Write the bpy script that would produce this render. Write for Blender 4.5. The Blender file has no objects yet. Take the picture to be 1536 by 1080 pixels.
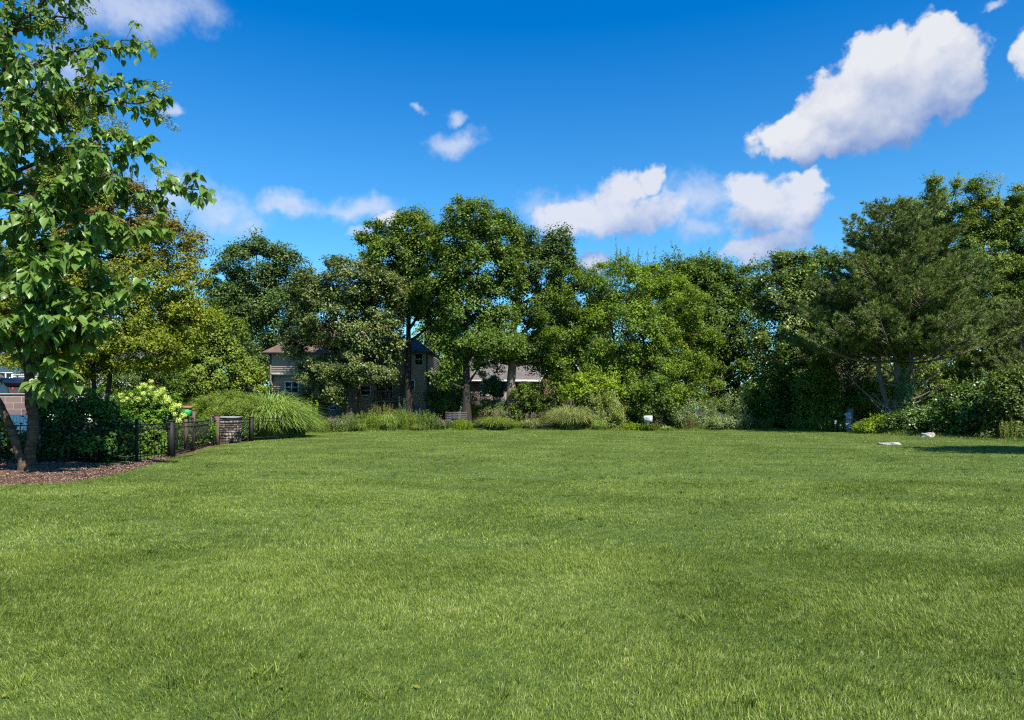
import bpy, math, numpy as np
from math import radians, sin, cos, pi
from mathutils import Vector

scene = bpy.context.scene
COL = scene.collection
F, EYE, HY, CX = 1050.0, 1.55, 612.0, 768.0      # camera calibration: focal length (px of a 1536 px frame), eye height, horizon


def W(px, py, d):
    return np.array([(px - CX) / F * d, d, EYE + (HY - py) / F * d])


def X(px, d):
    return (px - CX) / F * d


def Z(py, d):
    return EYE + (HY - py) / F * d


def hgt(x, y):
    """gentle undulation of the ground"""
    x = np.asarray(x, float); y = np.asarray(y, float)
    return 0.02 * np.sin(x * 0.21 + 1.3) * np.cos(y * 0.17 + .4) + 0.008 * np.sin(x * .55 + y * .38) + 0.004 * np.sin(y * .9 - x * .3)


# ------------------------------------------------------------------ objects
def tag(o, label=None, cat=None, group=None, kind=None):
    if label: o['label'] = label
    if cat: o['category'] = cat
    if group: o['group'] = group
    if kind: o['kind'] = kind
    return o


def empty(name, loc=(0, 0, 0), rz=0, label=None, cat=None, group=None):
    o = bpy.data.objects.new(name, None)
    o.empty_display_size = .2
    COL.objects.link(o)
    o.location = loc
    o.rotation_euler = (0, 0, rz)
    return tag(o, label, cat, group)


class G:
    """collects vertices and faces, builds one mesh object"""
    def __init__(s):
        s.v = []; s.f = []; s.t = []; s.n = 0

    def add(s, v, f, t=None):
        v = np.asarray(v, float).reshape(-1, 3)
        f = np.asarray(f, int)
        if len(f) == 0: return
        s.v.append(v); s.f.append(f + s.n); s.n += len(v)
        s.t.append(np.full(len(f), .5) if t is None else np.broadcast_to(np.asarray(t, float), (len(f),)))

    def box(s, lo, hi, rz=0, c=None, t=None):
        x0, y0, z0 = lo; x1, y1, z1 = hi
        v = np.array([[x0, y0, z0], [x1, y0, z0], [x1, y1, z0], [x0, y1, z0], [x0, y0, z1], [x1, y0, z1], [x1, y1, z1], [x0, y1, z1]], float)
        if rz:
            cc = np.array(c if c is not None else [(x0 + x1) / 2, (y0 + y1) / 2])
            p = v[:, :2] - cc
            v[:, 0] = p[:, 0] * cos(rz) - p[:, 1] * sin(rz) + cc[0]
            v[:, 1] = p[:, 0] * sin(rz) + p[:, 1] * cos(rz) + cc[1]
        s.add(v, [[0, 3, 2, 1], [4, 5, 6, 7], [0, 1, 5, 4], [1, 2, 6, 5], [2, 3, 7, 6], [3, 0, 4, 7]], t)

    def tube(s, pts, rad, n=6, cap=True, rough=0, rng=None, t=None):
        pts = np.asarray(pts, float); m = len(pts)
        rad = np.broadcast_to(np.asarray(rad, float), (m,))
        tg = np.gradient(pts, axis=0)
        tg /= np.linalg.norm(tg, axis=1)[:, None] + 1e-9
        ref = np.array([0.31, .95, .05]) if abs(tg[0][2]) > .6 else np.array([0, 0, 1.])
        u = np.cross(tg, ref); u /= np.linalg.norm(u, axis=1)[:, None] + 1e-9
        w = np.cross(tg, u)
        a = np.arange(n) * 2 * pi / n
        rr = rad[:, None] * np.ones((1, n))
        if rough and rng is not None: rr = rr * (1 + rough * (rng.random((m, n)) - .5))
        ring = pts[:, None, :] + rr[..., None] * (np.cos(a)[None, :, None] * u[:, None, :] + np.sin(a)[None, :, None] * w[:, None, :])
        i = np.arange(m - 1)[:, None] * n; j = np.arange(n)[None, :]; k = (j + 1) % n
        s.add(ring.reshape(-1, 3), np.stack([i + j, i + k, i + n + k, i + n + j], -1).reshape(-1, 4), t)

    def build(s, name, mat=None, parent=None, smooth=False, origin=None):
        me = bpy.data.meshes.new(name)
        o = bpy.data.objects.new(name, me)
        COL.objects.link(o)
        if s.n:
            V = np.concatenate(s.v).astype(np.float32)
            if origin is not None: V = V - np.asarray(origin, np.float32)
            if parent is not None and parent.type == 'EMPTY':
                ml = np.array(parent.location); V = V - ml
                if parent.rotation_euler[2]:
                    a = -parent.rotation_euler[2]
                    V = np.stack([V[:, 0] * cos(a) - V[:, 1] * sin(a), V[:, 0] * sin(a) + V[:, 1] * cos(a), V[:, 2]], 1)
            lens = np.concatenate([np.full(len(f), f.shape[1], np.int32) for f in s.f])
            loops = np.concatenate([f.reshape(-1) for f in s.f]).astype(np.int32)
            me.vertices.add(len(V)); me.vertices.foreach_set('co', V.astype(np.float32).reshape(-1))
            me.loops.add(len(loops)); me.loops.foreach_set('vertex_index', loops)
            me.polygons.add(len(lens))
            st = np.zeros(len(lens), np.int32); st[1:] = np.cumsum(lens)[:-1]
            me.polygons.foreach_set('loop_start', st)
            at = me.attributes.new('tint', 'FLOAT', 'FACE')
            at.data.foreach_set('value', np.concatenate(s.t).astype(np.float32))
            me.update(calc_edges=True)
            if smooth: me.shade_smooth()
        if mat: me.materials.append(mat)
        if origin is not None: o.location = origin
        if parent is not None: o.parent = parent
        return o


def nrm(a):
    return a / (np.linalg.norm(a, axis=-1, keepdims=True) + 1e-9)


# ------------------------------------------------------------------ materials
def lin(c):
    c = np.array(c, float) / 255
    return tuple(np.where(c < .04045, c / 12.92, ((c + .055) / 1.055) ** 2.4))


def newmat(name):
    m = bpy.data.materials.new(name); m.use_nodes = True
    nt = m.node_tree
    b = nt.nodes['Principled BSDF']
    return m, nt, b


def N(nt, t, **k):
    n = nt.nodes.new(t)
    for a, v in k.items(): setattr(n, a, v)
    return n


def ramp(nt, stops):
    r = N(nt, 'ShaderNodeValToRGB')
    e = r.color_ramp.elements
    while len(e) < len(stops): e.new(.5)
    for x, (p, c) in zip(e, stops):
        x.position = p; x.color = (*c, 1)
    return r


GREENS = dict(oak_green=1.15, oak_dark=1.15, oak_grey=1.0, bushy=1.12, maple=.85, birch=1.0, poplar=1.1, needle=1.75, yew=1.15, big_leaf=1.22, far_green=1.1, viburnum=1.0, ivy=1.0, reed=1.25, reed_silver=1.15, willow=1.1, boxwood=1.1, sapling=1.05)


def leafmat(name, dark, mid, light,  rough=.5, trans=.3, dry=None, noise=.35, ns=.6, spec=.35, zgrad=None):
    """tint attribute (0..1) chooses the leaf colour, noise varies it over the crown"""
    if name in GREENS:
        k = GREENS[name]
        dark, mid, light = [(min(c[0] * 1.48 * k, .8), min(c[1] * 1.27 * k, .8), c[2] * .85 * k) for c in (dark, mid, light)]
    m, nt, b = newmat(name)
    L = nt.links
    at = N(nt, 'ShaderNodeAttribute', attribute_name='tint')
    tc = N(nt, 'ShaderNodeTexCoord')
    no = N(nt, 'ShaderNodeTexNoise'); no.inputs['Scale'].default_value = ns; no.inputs['Detail'].default_value = 2
    L.new(tc.outputs['Object'], no.inputs['Vector'])
    ma = N(nt, 'ShaderNodeMath', operation='MULTIPLY_ADD'); ma.inputs[1].default_value = noise * 2; ma.inputs[2].default_value = -noise
    L.new(no.outputs['Fac'], ma.inputs[0])
    ad = N(nt, 'ShaderNodeMath', operation='ADD')
    L.new(at.outputs['Fac'], ad.inputs[0]); L.new(ma.outputs[0], ad.inputs[1])
    st = [(0, dark), (.5, mid), (.93, light)]
    if dry: st = [(0, dark), (.45, mid), (.86, light), (.97, dry)]
    r = ramp(nt, st)
    L.new(ad.outputs[0], r.inputs[0])
    colr = r.outputs[0]
    if zgrad:   # young / turning leaves towards the outer top of the crown: a second set of colours by height
        z0, z1, (c0, c1, c2) = zgrad
        sp = N(nt, 'ShaderNodeSeparateXYZ'); L.new(tc.outputs['Object'], sp.inputs[0])
        mr = N(nt, 'ShaderNodeMapRange'); mr.inputs[1].default_value = z0; mr.inputs[2].default_value = z1
        a2 = N(nt, 'ShaderNodeMath', operation='MULTIPLY_ADD'); a2.inputs[1].default_value = 3.0
        L.new(no.outputs['Fac'], a2.inputs[0]); L.new(sp.outputs[2], a2.inputs[2])
        L.new(a2.outputs[0], mr.inputs[0])
        r2 = ramp(nt, [(0, c0), (.5, c1), (.93, c2)])
        L.new(ad.outputs[0], r2.inputs[0])
        mx = N(nt, 'ShaderNodeMix', data_type='RGBA')
        L.new(mr.outputs[0], mx.inputs[0]); L.new(r.outputs[0], mx.inputs[6]); L.new(r2.outputs[0], mx.inputs[7])
        colr = mx.outputs[2]
    L.new(colr, b.inputs['Base Color'])
    b.inputs['Roughness'].default_value = rough
    b.inputs['Specular IOR Level'].default_value = spec * .6
    tr = N(nt, 'ShaderNodeBsdfTranslucent')
    hs = N(nt, 'ShaderNodeHueSaturation'); hs.inputs['Hue'].default_value = .485; hs.inputs['Value'].default_value = 1.5; hs.inputs['Saturation'].default_value = 1.1
    L.new(colr, hs.inputs['Color']); L.new(hs.outputs[0], tr.inputs[0])
    mx = N(nt, 'ShaderNodeMixShader'); mx.inputs[0].default_value = trans
    L.new(b.outputs[0], mx.inputs[1]); L.new(tr.outputs[0], mx.inputs[2])
    L.new(mx.outputs[0], nt.nodes['Material Output'].inputs[0])
    return m


def noisemat(name, cols, scale=5, rough=.9, bump=.0, bscale=None, stretch=(1, 1, 1), detail=6, spec=.2, tint=0, metallic=0, dist=.02):
    m, nt, b = newmat(name)
    L = nt.links
    tc = N(nt, 'ShaderNodeTexCoord'); mp = N(nt, 'ShaderNodeMapping'); mp.inputs['Scale'].default_value = stretch
    L.new(tc.outputs['Object'], mp.inputs[0])
    no = N(nt, 'ShaderNodeTexNoise'); no.inputs['Scale'].default_value = scale; no.inputs['Detail'].default_value = detail; no.inputs['Roughness'].default_value = .65
    L.new(mp.outputs[0], no.inputs['Vector'])
    k = len(cols)
    r = ramp(nt, [(.3 + .4 * i / max(1, k - 1), c) for i, c in enumerate(cols)])
    src = no.outputs['Fac']
    if tint:
        at = N(nt, 'ShaderNodeAttribute', attribute_name='tint')
        ma = N(nt, 'ShaderNodeMath', operation='MULTIPLY_ADD'); ma.inputs[1].default_value = tint; ma.inputs[2].default_value = -tint / 2
        L.new(at.outputs['Fac'], ma.inputs[0])
        ad = N(nt, 'ShaderNodeMath', operation='ADD'); L.new(src, ad.inputs[0]); L.new(ma.outputs[0], ad.inputs[1]); src = ad.outputs[0]
    L.new(src, r.inputs[0]); L.new(r.outputs[0], b.inputs['Base Color'])
    b.inputs['Roughness'].default_value = rough
    b.inputs['Specular IOR Level'].default_value = spec
    b.inputs['Metallic'].default_value = metallic
    if bump:
        n2 = N(nt, 'ShaderNodeTexNoise'); n2.inputs['Scale'].default_value = bscale or scale * 2; n2.inputs['Detail'].default_value = 5
        L.new(mp.outputs[0], n2.inputs['Vector'])
        bp = N(nt, 'ShaderNodeBump'); bp.inputs['Strength'].default_value = bump; bp.inputs['Distance'].default_value = dist
        L.new(n2.outputs['Fac'], bp.inputs['Height']); L.new(bp.outputs[0], b.inputs['Normal'])
    return m


def brickmat(name, c1, c2, mortar, scale=1.0, bw=.22, bh=.075):
    m, nt, b = newmat(name); L = nt.links
    tc = N(nt, 'ShaderNodeTexCoord')
    sp = N(nt, 'ShaderNodeSeparateXYZ'); L.new(tc.outputs['Object'], sp.inputs[0])
    ad = N(nt, 'ShaderNodeMath', operation='ADD'); L.new(sp.outputs[0], ad.inputs[0]); L.new(sp.outputs[1], ad.inputs[1])
    cb = N(nt, 'ShaderNodeCombineXYZ'); L.new(ad.outputs[0], cb.inputs[0]); L.new(sp.outputs[2], cb.inputs[1])
    br = N(nt, 'ShaderNodeTexBrick')
    br.inputs['Color1'].default_value = (*c1, 1); br.inputs['Color2'].default_value = (*c2, 1); br.inputs['Mortar'].default_value = (*mortar, 1)
    br.inputs['Scale'].default_value = scale; br.inputs['Brick Width'].default_value = bw; br.inputs['Row Height'].default_value = bh
    br.inputs['Mortar Size'].default_value = .008
    L.new(cb.outputs[0], br.inputs['Vector'])
    L.new(br.outputs[0], b.inputs['Base Color']); b.inputs['Roughness'].default_value = .9
    return m


def shinglemat(name, cols):
    m, nt, b = newmat(name); L = nt.links
    tc = N(nt, 'ShaderNodeTexCoord')
    sp = N(nt, 'ShaderNodeSeparateXYZ'); L.new(tc.outputs['Object'], sp.inputs[0])
    ad = N(nt, 'ShaderNodeMath', operation='ADD'); L.new(sp.outputs[0], ad.inputs[0]); L.new(sp.outputs[1], ad.inputs[1])
    cb = N(nt, 'ShaderNodeCombineXYZ'); L.new(ad.outputs[0], cb.inputs[0]); L.new(sp.outputs[2], cb.inputs[1])
    br = N(nt, 'ShaderNodeTexBrick')
    br.inputs['Color1'].default_value = (*cols[0], 1); br.inputs['Color2'].default_value = (*cols[1], 1); br.inputs['Mortar'].default_value = (*cols[2], 1)
    br.inputs['Scale'].default_value = 1; br.inputs['Brick Width'].default_value = .3; br.inputs['Row Height'].default_value = .085
    br.inputs['Mortar Size'].default_value = .006
    L.new(cb.outputs[0], br.inputs['Vector'])
    no = N(nt, 'ShaderNodeTexNoise'); no.inputs['Scale'].default_value = 1.2; L.new(tc.outputs['Object'], no.inputs['Vector'])
    mr = N(nt, 'ShaderNodeMapRange'); mr.inputs[3].default_value = .75; mr.inputs[4].default_value = 1.25; L.new(no.outputs['Fac'], mr.inputs[0])
    mx = N(nt, 'ShaderNodeMix', data_type='RGBA', blend_type='MULTIPLY'); mx.inputs[0].default_value = 1
    L.new(br.outputs[0], mx.inputs[6]); L.new(mr.outputs[0], mx.inputs[7])
    L.new(mx.outputs[2], b.inputs['Base Color']); b.inputs['Roughness'].default_value = .95
    return m


def plain(name, c, rough=.5, metallic=0, spec=.5, **k):
    return noisemat(name, [tuple(np.array(c) * .88), tuple(np.array(c) * 1.1)], scale=9, rough=rough, metallic=metallic, spec=spec, **k)


M = {}
# leaf colours are albedos (linear)
M['oak_green'] = leafmat('oak_green', (.028, .055, .014), (.055, .105, .022), (.105, .17, .035), trans=.28)
M['oak_dark'] = leafmat('oak_dark', (.022, .045, .018), (.04, .08, .026), (.08, .125, .042), trans=.22)
M['oak_grey'] = leafmat('oak_grey', (.03, .055, .022), (.06, .1, .034), (.16, .2, .095), trans=.18, rough=.42, spec=.5)
M['bushy'] = leafmat('bushy', (.035, .07, .011), (.07, .13, .02), (.12, .2, .032), trans=.33)
M['maple'] = leafmat('maple', (.03, .065, .012), (.06, .12, .022), (.11, .19, .035), trans=.3)
M['birch'] = leafmat('birch', (.03, .065, .014), (.06, .115, .025), (.17, .23, .08), trans=.28, spec=.6, rough=.4)
M['poplar'] = leafmat('poplar', (.03, .065, .014), (.07, .13, .024), (.15, .2, .04), dry=(.25, .22, .03), trans=.3, spec=.5)
M['needle'] = leafmat('needle', (.026, .042, .016), (.046, .074, .024), (.085, .12, .036), trans=.1, noise=.3, rough=.55)
M['needle_dry'] = leafmat('needle_dry', (.07, .05, .03), (.11, .08, .045), (.15, .11, .06), trans=.05)
M['yew'] = leafmat('yew', (.026, .046, .012), (.05, .085, .02), (.1, .145, .035), trans=.2)
M['big_leaf'] = leafmat('big_leaf', (.029, .075, .017), (.058, .124, .032), (.11, .185, .072), trans=.36, rough=.4, spec=.7, noise=.15)
M['seed'] = leafmat('seed', (.09, .12, .015), (.16, .19, .02), (.24, .26, .035), trans=.15)
M['bronze'] = leafmat('bronze', (.08, .115, .012), (.17, .215, .02), (.28, .31, .03), dry=(.2, .09, .03), trans=.38, noise=.4,
                      zgrad=(7.6, 10.2, ((.075, .062, .016), (.15, .125, .022), (.22, .18, .035))))
M['viburnum'] = leafmat('viburnum', (.014, .045, .012), (.03, .085, .016), (.06, .14, .026), trans=.22, rough=.4, spec=.45)
M['hydrangea'] = leafmat('hydrangea', (.05, .11, .012), (.1, .19, .02), (.17, .27, .03), trans=.35, noise=.2)
M['bloom'] = leafmat('bloom', (.33, .42, .06), (.5, .58, .13), (.66, .7, .28), trans=.3, noise=.2)
M['white_petal'] = leafmat('white_petal', (.6, .6, .5), (.75, .75, .65), (.85, .85, .75), trans=.2)
M['boxwood'] = leafmat('boxwood', (.04, .075, .012), (.075, .125, .02), (.12, .17, .028), trans=.2)
M['reed'] = leafmat('reed', (.05, .105, .025), (.1, .18, .05), (.2, .28, .12), trans=.3, noise=.15)
M['reed_silver'] = leafmat('reed_silver', (.07, .11, .045), (.14, .19, .09), (.27, .32, .19), trans=.25, noise=.15)
M['reed_yellow'] = leafmat('reed_yellow', (.09, .13, .02), (.17, .23, .04), (.27, .33, .09), trans=.3, noise=.15)
M['goldenrod'] = leafmat('goldenrod', (.07, .12, .015), (.14, .2, .022), (.24, .28, .035), trans=.3, noise=.3)
M['meadow'] = leafmat('meadow', (.05, .095, .018), (.1, .16, .03), (.18, .24, .06), dry=(.2, .14, .06), trans=.28, noise=.35)
M['orange_plant'] = leafmat('orange_plant', (.1, .11, .02), (.18, .17, .03), (.28, .2, .05), trans=.28, noise=.35)
M['plume'] = leafmat('plume', (.16, .11, .09), (.22, .16, .13), (.3, .24, .2), trans=.2)
M['willow'] = leafmat('willow', (.05, .09, .025), (.105, .155, .045), (.22, .27, .15), trans=.25, noise=.2)
M['variegated'] = leafmat('variegated', (.065, .105, .02), (.135, .19, .045), (.34, .38, .19), trans=.25, noise=.25)
M['red_plant'] = leafmat('red_plant', (.12, .06, .04), (.17, .08, .055), (.22, .12, .07), trans=.2)
M['sapling'] = leafmat('sapling', (.055, .11, .014), (.11, .19, .022), (.17, .26, .035), trans=.35, noise=.2)
M['ivy'] = leafmat('ivy', (.02, .055, .014), (.045, .1, .022), (.13, .2, .07), trans=.2, spec=.6, rough=.35)
M['far_green'] = leafmat('far_green', (.035, .065, .016), (.065, .11, .025), (.12, .18, .045), trans=.3)
M['far_light'] = leafmat('far_light', (.06, .11, .018), (.11, .18, .03), (.18, .26, .05), trans=.35)
M['spruce_blue'] = leafmat('spruce_blue', (.05, .085, .06), (.085, .12, .085), (.13, .17, .13), trans=.1)

M['bark'] = noisemat('bark', [(.03, .024, .018), (.075, .06, .045), (.13, .11, .085)], scale=7, stretch=(1, 1, .18), bump=.8, bscale=14, dist=.03)
M['bark_dark'] = noisemat('bark_dark', [(.018, .014, .011), (.045, .036, .028)], scale=7, stretch=(1, 1, .2), bump=.6, bscale=12)
M['bark_light'] = noisemat('bark_light', [(.09, .07, .05), (.2, .16, .12), (.3, .25, .19)], scale=6, stretch=(1, 1, .18), bump=.8, bscale=14, dist=.03)
M['bark_pine'] = noisemat('bark_pine', [(.07, .055, .04), (.16, .13, .1), (.24, .2, .16)], scale=6, stretch=(1, 1, .3), bump=.6, bscale=12)
M['bark_cherry'] = noisemat('bark_cherry', [(.028, .018, .012), (.075, .05, .033), (.16, .11, .07)], scale=9, stretch=(.5, .5, 2.2), bump=.9, bscale=16, dist=.02)
M['bark_pale'] = noisemat('bark_pale', [(.2, .19, .16), (.35, .33, .29)], scale=7, stretch=(1, 1, .4))

M['siding'] = noisemat('siding', [(.3, .27, .22), (.36, .325, .27)], scale=1.5, rough=.75, stretch=(.3, .3, 3))
M['siding_grey'] = noisemat('siding_grey', [(.23, .21, .18), (.28, .26, .225)], scale=1.5, rough=.75, stretch=(.3, .3, 3))
M['siding_white'] = noisemat('siding_white', [(.62, .62, .6), (.7, .7, .68)], scale=1.5, rough=.6, stretch=(.3, .3, 3))
M['trim_white'] = plain('trim_white', (.7, .7, .68), .5)
M['trim_brown'] = plain('trim_brown', (.09, .065, .05), .6)
M['trim_cream'] = plain('trim_cream', (.5, .45, .36), .6)
M['roof_brown'] = shinglemat('roof_brown', [(.085, .052, .04), (.125, .08, .06), (.05, .033, .026)])
M['roof_grey'] = shinglemat('roof_grey', [(.085, .075, .066), (.125, .11, .097), (.05, .045, .04)])
M['roof_dark'] = shinglemat('roof_dark', [(.07, .07, .075), (.1, .1, .11), (.04, .04, .04)])
M['brick'] = brickmat('brick', (.2, .085, .05), (.28, .13, .085), (.32, .28, .24))
M['brick_brown'] = brickmat('brick_brown', (.13, .085, .075), (.19, .125, .11), (.3, .28, .26))
M['brick_block'] = brickmat('brick_block', (.07, .045, .042), (.1, .068, .062), (.24, .22, .21), bw=.8, bh=.3)
m, nt, b = newmat('glass_pane'); b.inputs['Base Color'].default_value = (.012, .016, .02, 1); b.inputs['Roughness'].default_value = .06; b.inputs['Specular IOR Level'].default_value = .8
M['glass'] = m
M['deck_wood'] = noisemat('deck_wood', [(.12, .1, .085), (.2, .175, .15)], scale=5, stretch=(4, 4, .6), bump=.2)
M['old_wood'] = noisemat('old_wood', [(.05, .047, .044), (.1, .095, .09)], scale=6, stretch=(1, 4, 4), bump=.2)
M['brown_post'] = noisemat('brown_post', [(.07, .045, .035), (.13, .085, .065)], scale=6, stretch=(4, 4, .7), bump=.3)
M['iron'] = noisemat('iron', [(.007, .007, .007), (.013, .013, .013)], scale=8, rough=.65, spec=.25)
M['stone'] = noisemat('stone', [(.06, .045, .038), (.14, .11, .092), (.28, .235, .2)], scale=2.2, rough=.9, bump=.5, tint=.5)
M['cap'] = noisemat('cap', [(.18, .18, .18), (.28, .28, .28)], scale=6, bump=.3)
M['rock'] = noisemat('rock', [(.13, .12, .1), (.28, .26, .22), (.38, .355, .31)], scale=6, bump=.5, bscale=18)
M['green_paint'] = plain('green_paint', (.015, .26, .06), .6)
M['terracotta'] = plain('terracotta', (.3, .11, .06), .8)
M['mulch'] = noisemat('mulch', [(.03, .016, .01), (.12, .065, .042), (.24, .15, .105)], scale=14, bump=1, bscale=40, dist=.05)
M['chip'] = noisemat('chip', [(.035, .018, .012), (.11, .062, .042), (.25, .17, .125)], scale=3, tint=1.1)
M['soil'] = noisemat('soil', [(.02, .024, .01), (.045, .06, .02), (.07, .085, .03)], scale=1.5, bump=.6, bscale=9)
M['concrete'] = noisemat('concrete', [(.4, .4, .4), (.5, .5, .49)], scale=2, bump=.1)
M['sign_white'] = plain('sign_white', (.42, .48, .52), .4)
M['sign_ink'] = plain('sign_ink', (.12, .14, .16), .5)
M['box_blue'] = noisemat('box_blue', [(.2, .25, .255), (.26, .31, .32)], scale=5, rough=.6)
M['post_grey'] = noisemat('post_grey', [(.12, .12, .13), (.2, .2, .21)], scale=5, stretch=(3, 3, .7))
M['car_black'] = plain('car_black', (.012, .012, .015), .18, spec=.8)
M['car_rubber'] = plain('car_rubber', (.015, .015, .015), .8)
M['car_rim'] = plain('car_rim', (.45, .45, .46), .3, metallic=.8)
M['tail_red'] = plain('tail_red', (.28, .012, .015), .3)


def lawnmat(name, base=False):
    m, nt, b = newmat(name); L = nt.links
    tc = N(nt, 'ShaderNodeTexCoord')
    mp = N(nt, 'ShaderNodeMapping'); mp.inputs['Scale'].default_value = (1, 1, 0)
    L.new(tc.outputs['Object'], mp.inputs[0])
    def noise(s, d=3, sx=1.0):
        n = N(nt, 'ShaderNodeTexNoise'); n.inputs['Scale'].default_value = s; n.inputs['Detail'].default_value = d
        if sx != 1:
            q = N(nt, 'ShaderNodeMapping'); q.inputs['Scale'].default_value = (sx, 1, 1); L.new(mp.outputs[0], q.inputs[0]); L.new(q.outputs[0], n.inputs['Vector'])
        else: L.new(mp.outputs[0], n.inputs['Vector'])
        return n.outputs['Fac']
    def mth(op, a, b_, c=None):
        x = N(nt, 'ShaderNodeMath', operation=op)
        for i, v in enumerate((a, b_, c)):
            if v is None: continue
            if isinstance(v, (int, float)): x.inputs[i].default_value = v
            else: L.new(v, x.inputs[i])
        return x.outputs[0]
    big = noise(.28, 3, .55); med = noise(1.3, 3, .7)
    at = N(nt, 'ShaderNodeAttribute', attribute_name='tint')
    v = mth('MULTIPLY_ADD', big, .26, -.11)
    v = mth('ADD', v, mth('MULTIPLY_ADD', med, .42, -.21))
    v = mth('ADD', v, mth('MULTIPLY_ADD', noise(5, 2), .6, -.3))
    v = mth('ADD', v, mth('MULTIPLY_ADD', noise(16, 2), .45, -.225))
    if base:
        v = mth('ADD', v, mth('MULTIPLY_ADD', noise(40, 4), 1.0, 0.0))
        st = [(0, (.02, .038, .008)), (.5, (.05, .08, .016)), (1, (.13, .165, .04))]
    else:
        v = mth('ADD', v, at.outputs['Fac'])
        st = [(0, (.046, .084, .01)), (.45, (.156, .21, .026)), (.8, (.25, .3, .062)), (.97, (.4, .42, .18))]
    r = ramp(nt, st); L.new(v, r.inputs[0])
    L.new(r.outputs[0], b.inputs['Base Color'])
    b.inputs['Roughness'].default_value = .9 if base else .5
    b.inputs['Specular IOR Level'].default_value = .1 if base else .18
    if not base:
        tr = N(nt, 'ShaderNodeBsdfTranslucent'); L.new(r.outputs[0], tr.inputs[0])
        mx = N(nt, 'ShaderNodeMixShader'); mx.inputs[0].default_value = .3
        L.new(b.outputs[0], mx.inputs[1]); L.new(tr.outputs[0], mx.inputs[2])
        L.new(mx.outputs[0], nt.nodes['Material Output'].inputs[0])
    return m


M['lawn'] = lawnmat('lawn_base', True)
M['blade'] = lawnmat('lawn_blade')

# ------------------------------------------------------------------ foliage engines


def leaf_quads(P, A, Nn, L, Wd, fold=.12):
    """diamond leaves: P base points, A axis directions, Nn normals"""
    S = nrm(np.cross(Nn, A)); Nn = nrm(np.cross(A, S))
    L = np.asarray(L)[..., None]; Wd = np.asarray(Wd)[..., None]
    v = np.stack([P, P + A * L * .45 + S * Wd * .5 + Nn * fold * Wd, P + A * L, P + A * L * .45 - S * Wd * .5 + Nn * fold * Wd], 1)
    f = np.arange(len(P) * 4).reshape(-1, 4)
    return v.reshape(-1, 3), f


def leaf_cloud(g, C, R, per, size, rng, center, flat=.75, up=.6, out=.5, rnd=.9, aspect=.6, ctint=.22, ltint=.22, hang=0.0, bias=.68):
    """leaves round clump centres C (n,3), radii R (n,)"""
    n = len(C)
    idx = np.repeat(np.arange(n), per)
    k = len(idx)
    D = nrm(rng.normal(size=(k, 3)))
    r = rng.random(k) ** bias * 1.18
    off = D * (r * R[idx])[:, None]; off[:, 2] *= flat
    ax = nrm(rng.normal(size=(n, 3)))[idx]
    off += ax * (np.sum(ax * off, axis=1) * (rng.uniform(-.45, .6, n)[idx]))[:, None]
    P = C[idx] + off
    o = nrm(P - center)
    Nn = nrm(np.array([0, 0, 1.]) * up + o * out + D * .45 + rng.normal(size=(k, 3)) * rnd * .6)
    A = nrm(np.cross(Nn, rng.normal(size=(k, 3))) + np.array([0, 0, -hang]))
    sz = size * (.65 + .7 * rng.random(k))
    v, f = leaf_quads(P, A, Nn, sz, sz * aspect)
    t = .5 + (rng.random(n)[idx] - .5) * 2 * ctint + (rng.random(k) - .5) * 2 * ltint
    g.add(v, f, t)


def lobes_world(lobes, d, deep=.9):
    out = []
    for l in lobes:
        px, py, rx, ry = l[:4]
        dd = l[4] if len(l) > 4 else 0
        c = W(px, py, d + dd)
        out.append((c, np.array([rx / F * d, rx / F * d * deep, ry / F * d])))
    return out


def sample_clumps(LB, n, rng, lo=.45, hi=1.0):
    w = np.array([r[0] * r[2] + r[0] * r[1] for c, r in LB]); w = w / w.sum()
    pts = []
    for _ in range(n * 6):
        if len(pts) >= n: break
        i = rng.choice(len(LB), p=w)
        c, r = LB[i]
        dv = nrm(rng.normal(size=3))
        p = c + dv * r * (lo + (hi - lo) * rng.random() ** .55)
        ok = True
        for j, (c2, r2) in enumerate(LB):
            if j != i and np.linalg.norm((p - c2) / r2) < .5 and rng.random() < .85:
                ok = False; break
        if ok and p[2] > .15: pts.append(p)
    return np.array(pts)


def bezier(a, b, bend, m=5):
    t = np.linspace(0, 1, m)[:, None]
    c = (a + b) / 2 + bend
    return (1 - t) ** 2 * a + 2 * t * (1 - t) * c + t ** 2 * b


SEED = [100]


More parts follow.
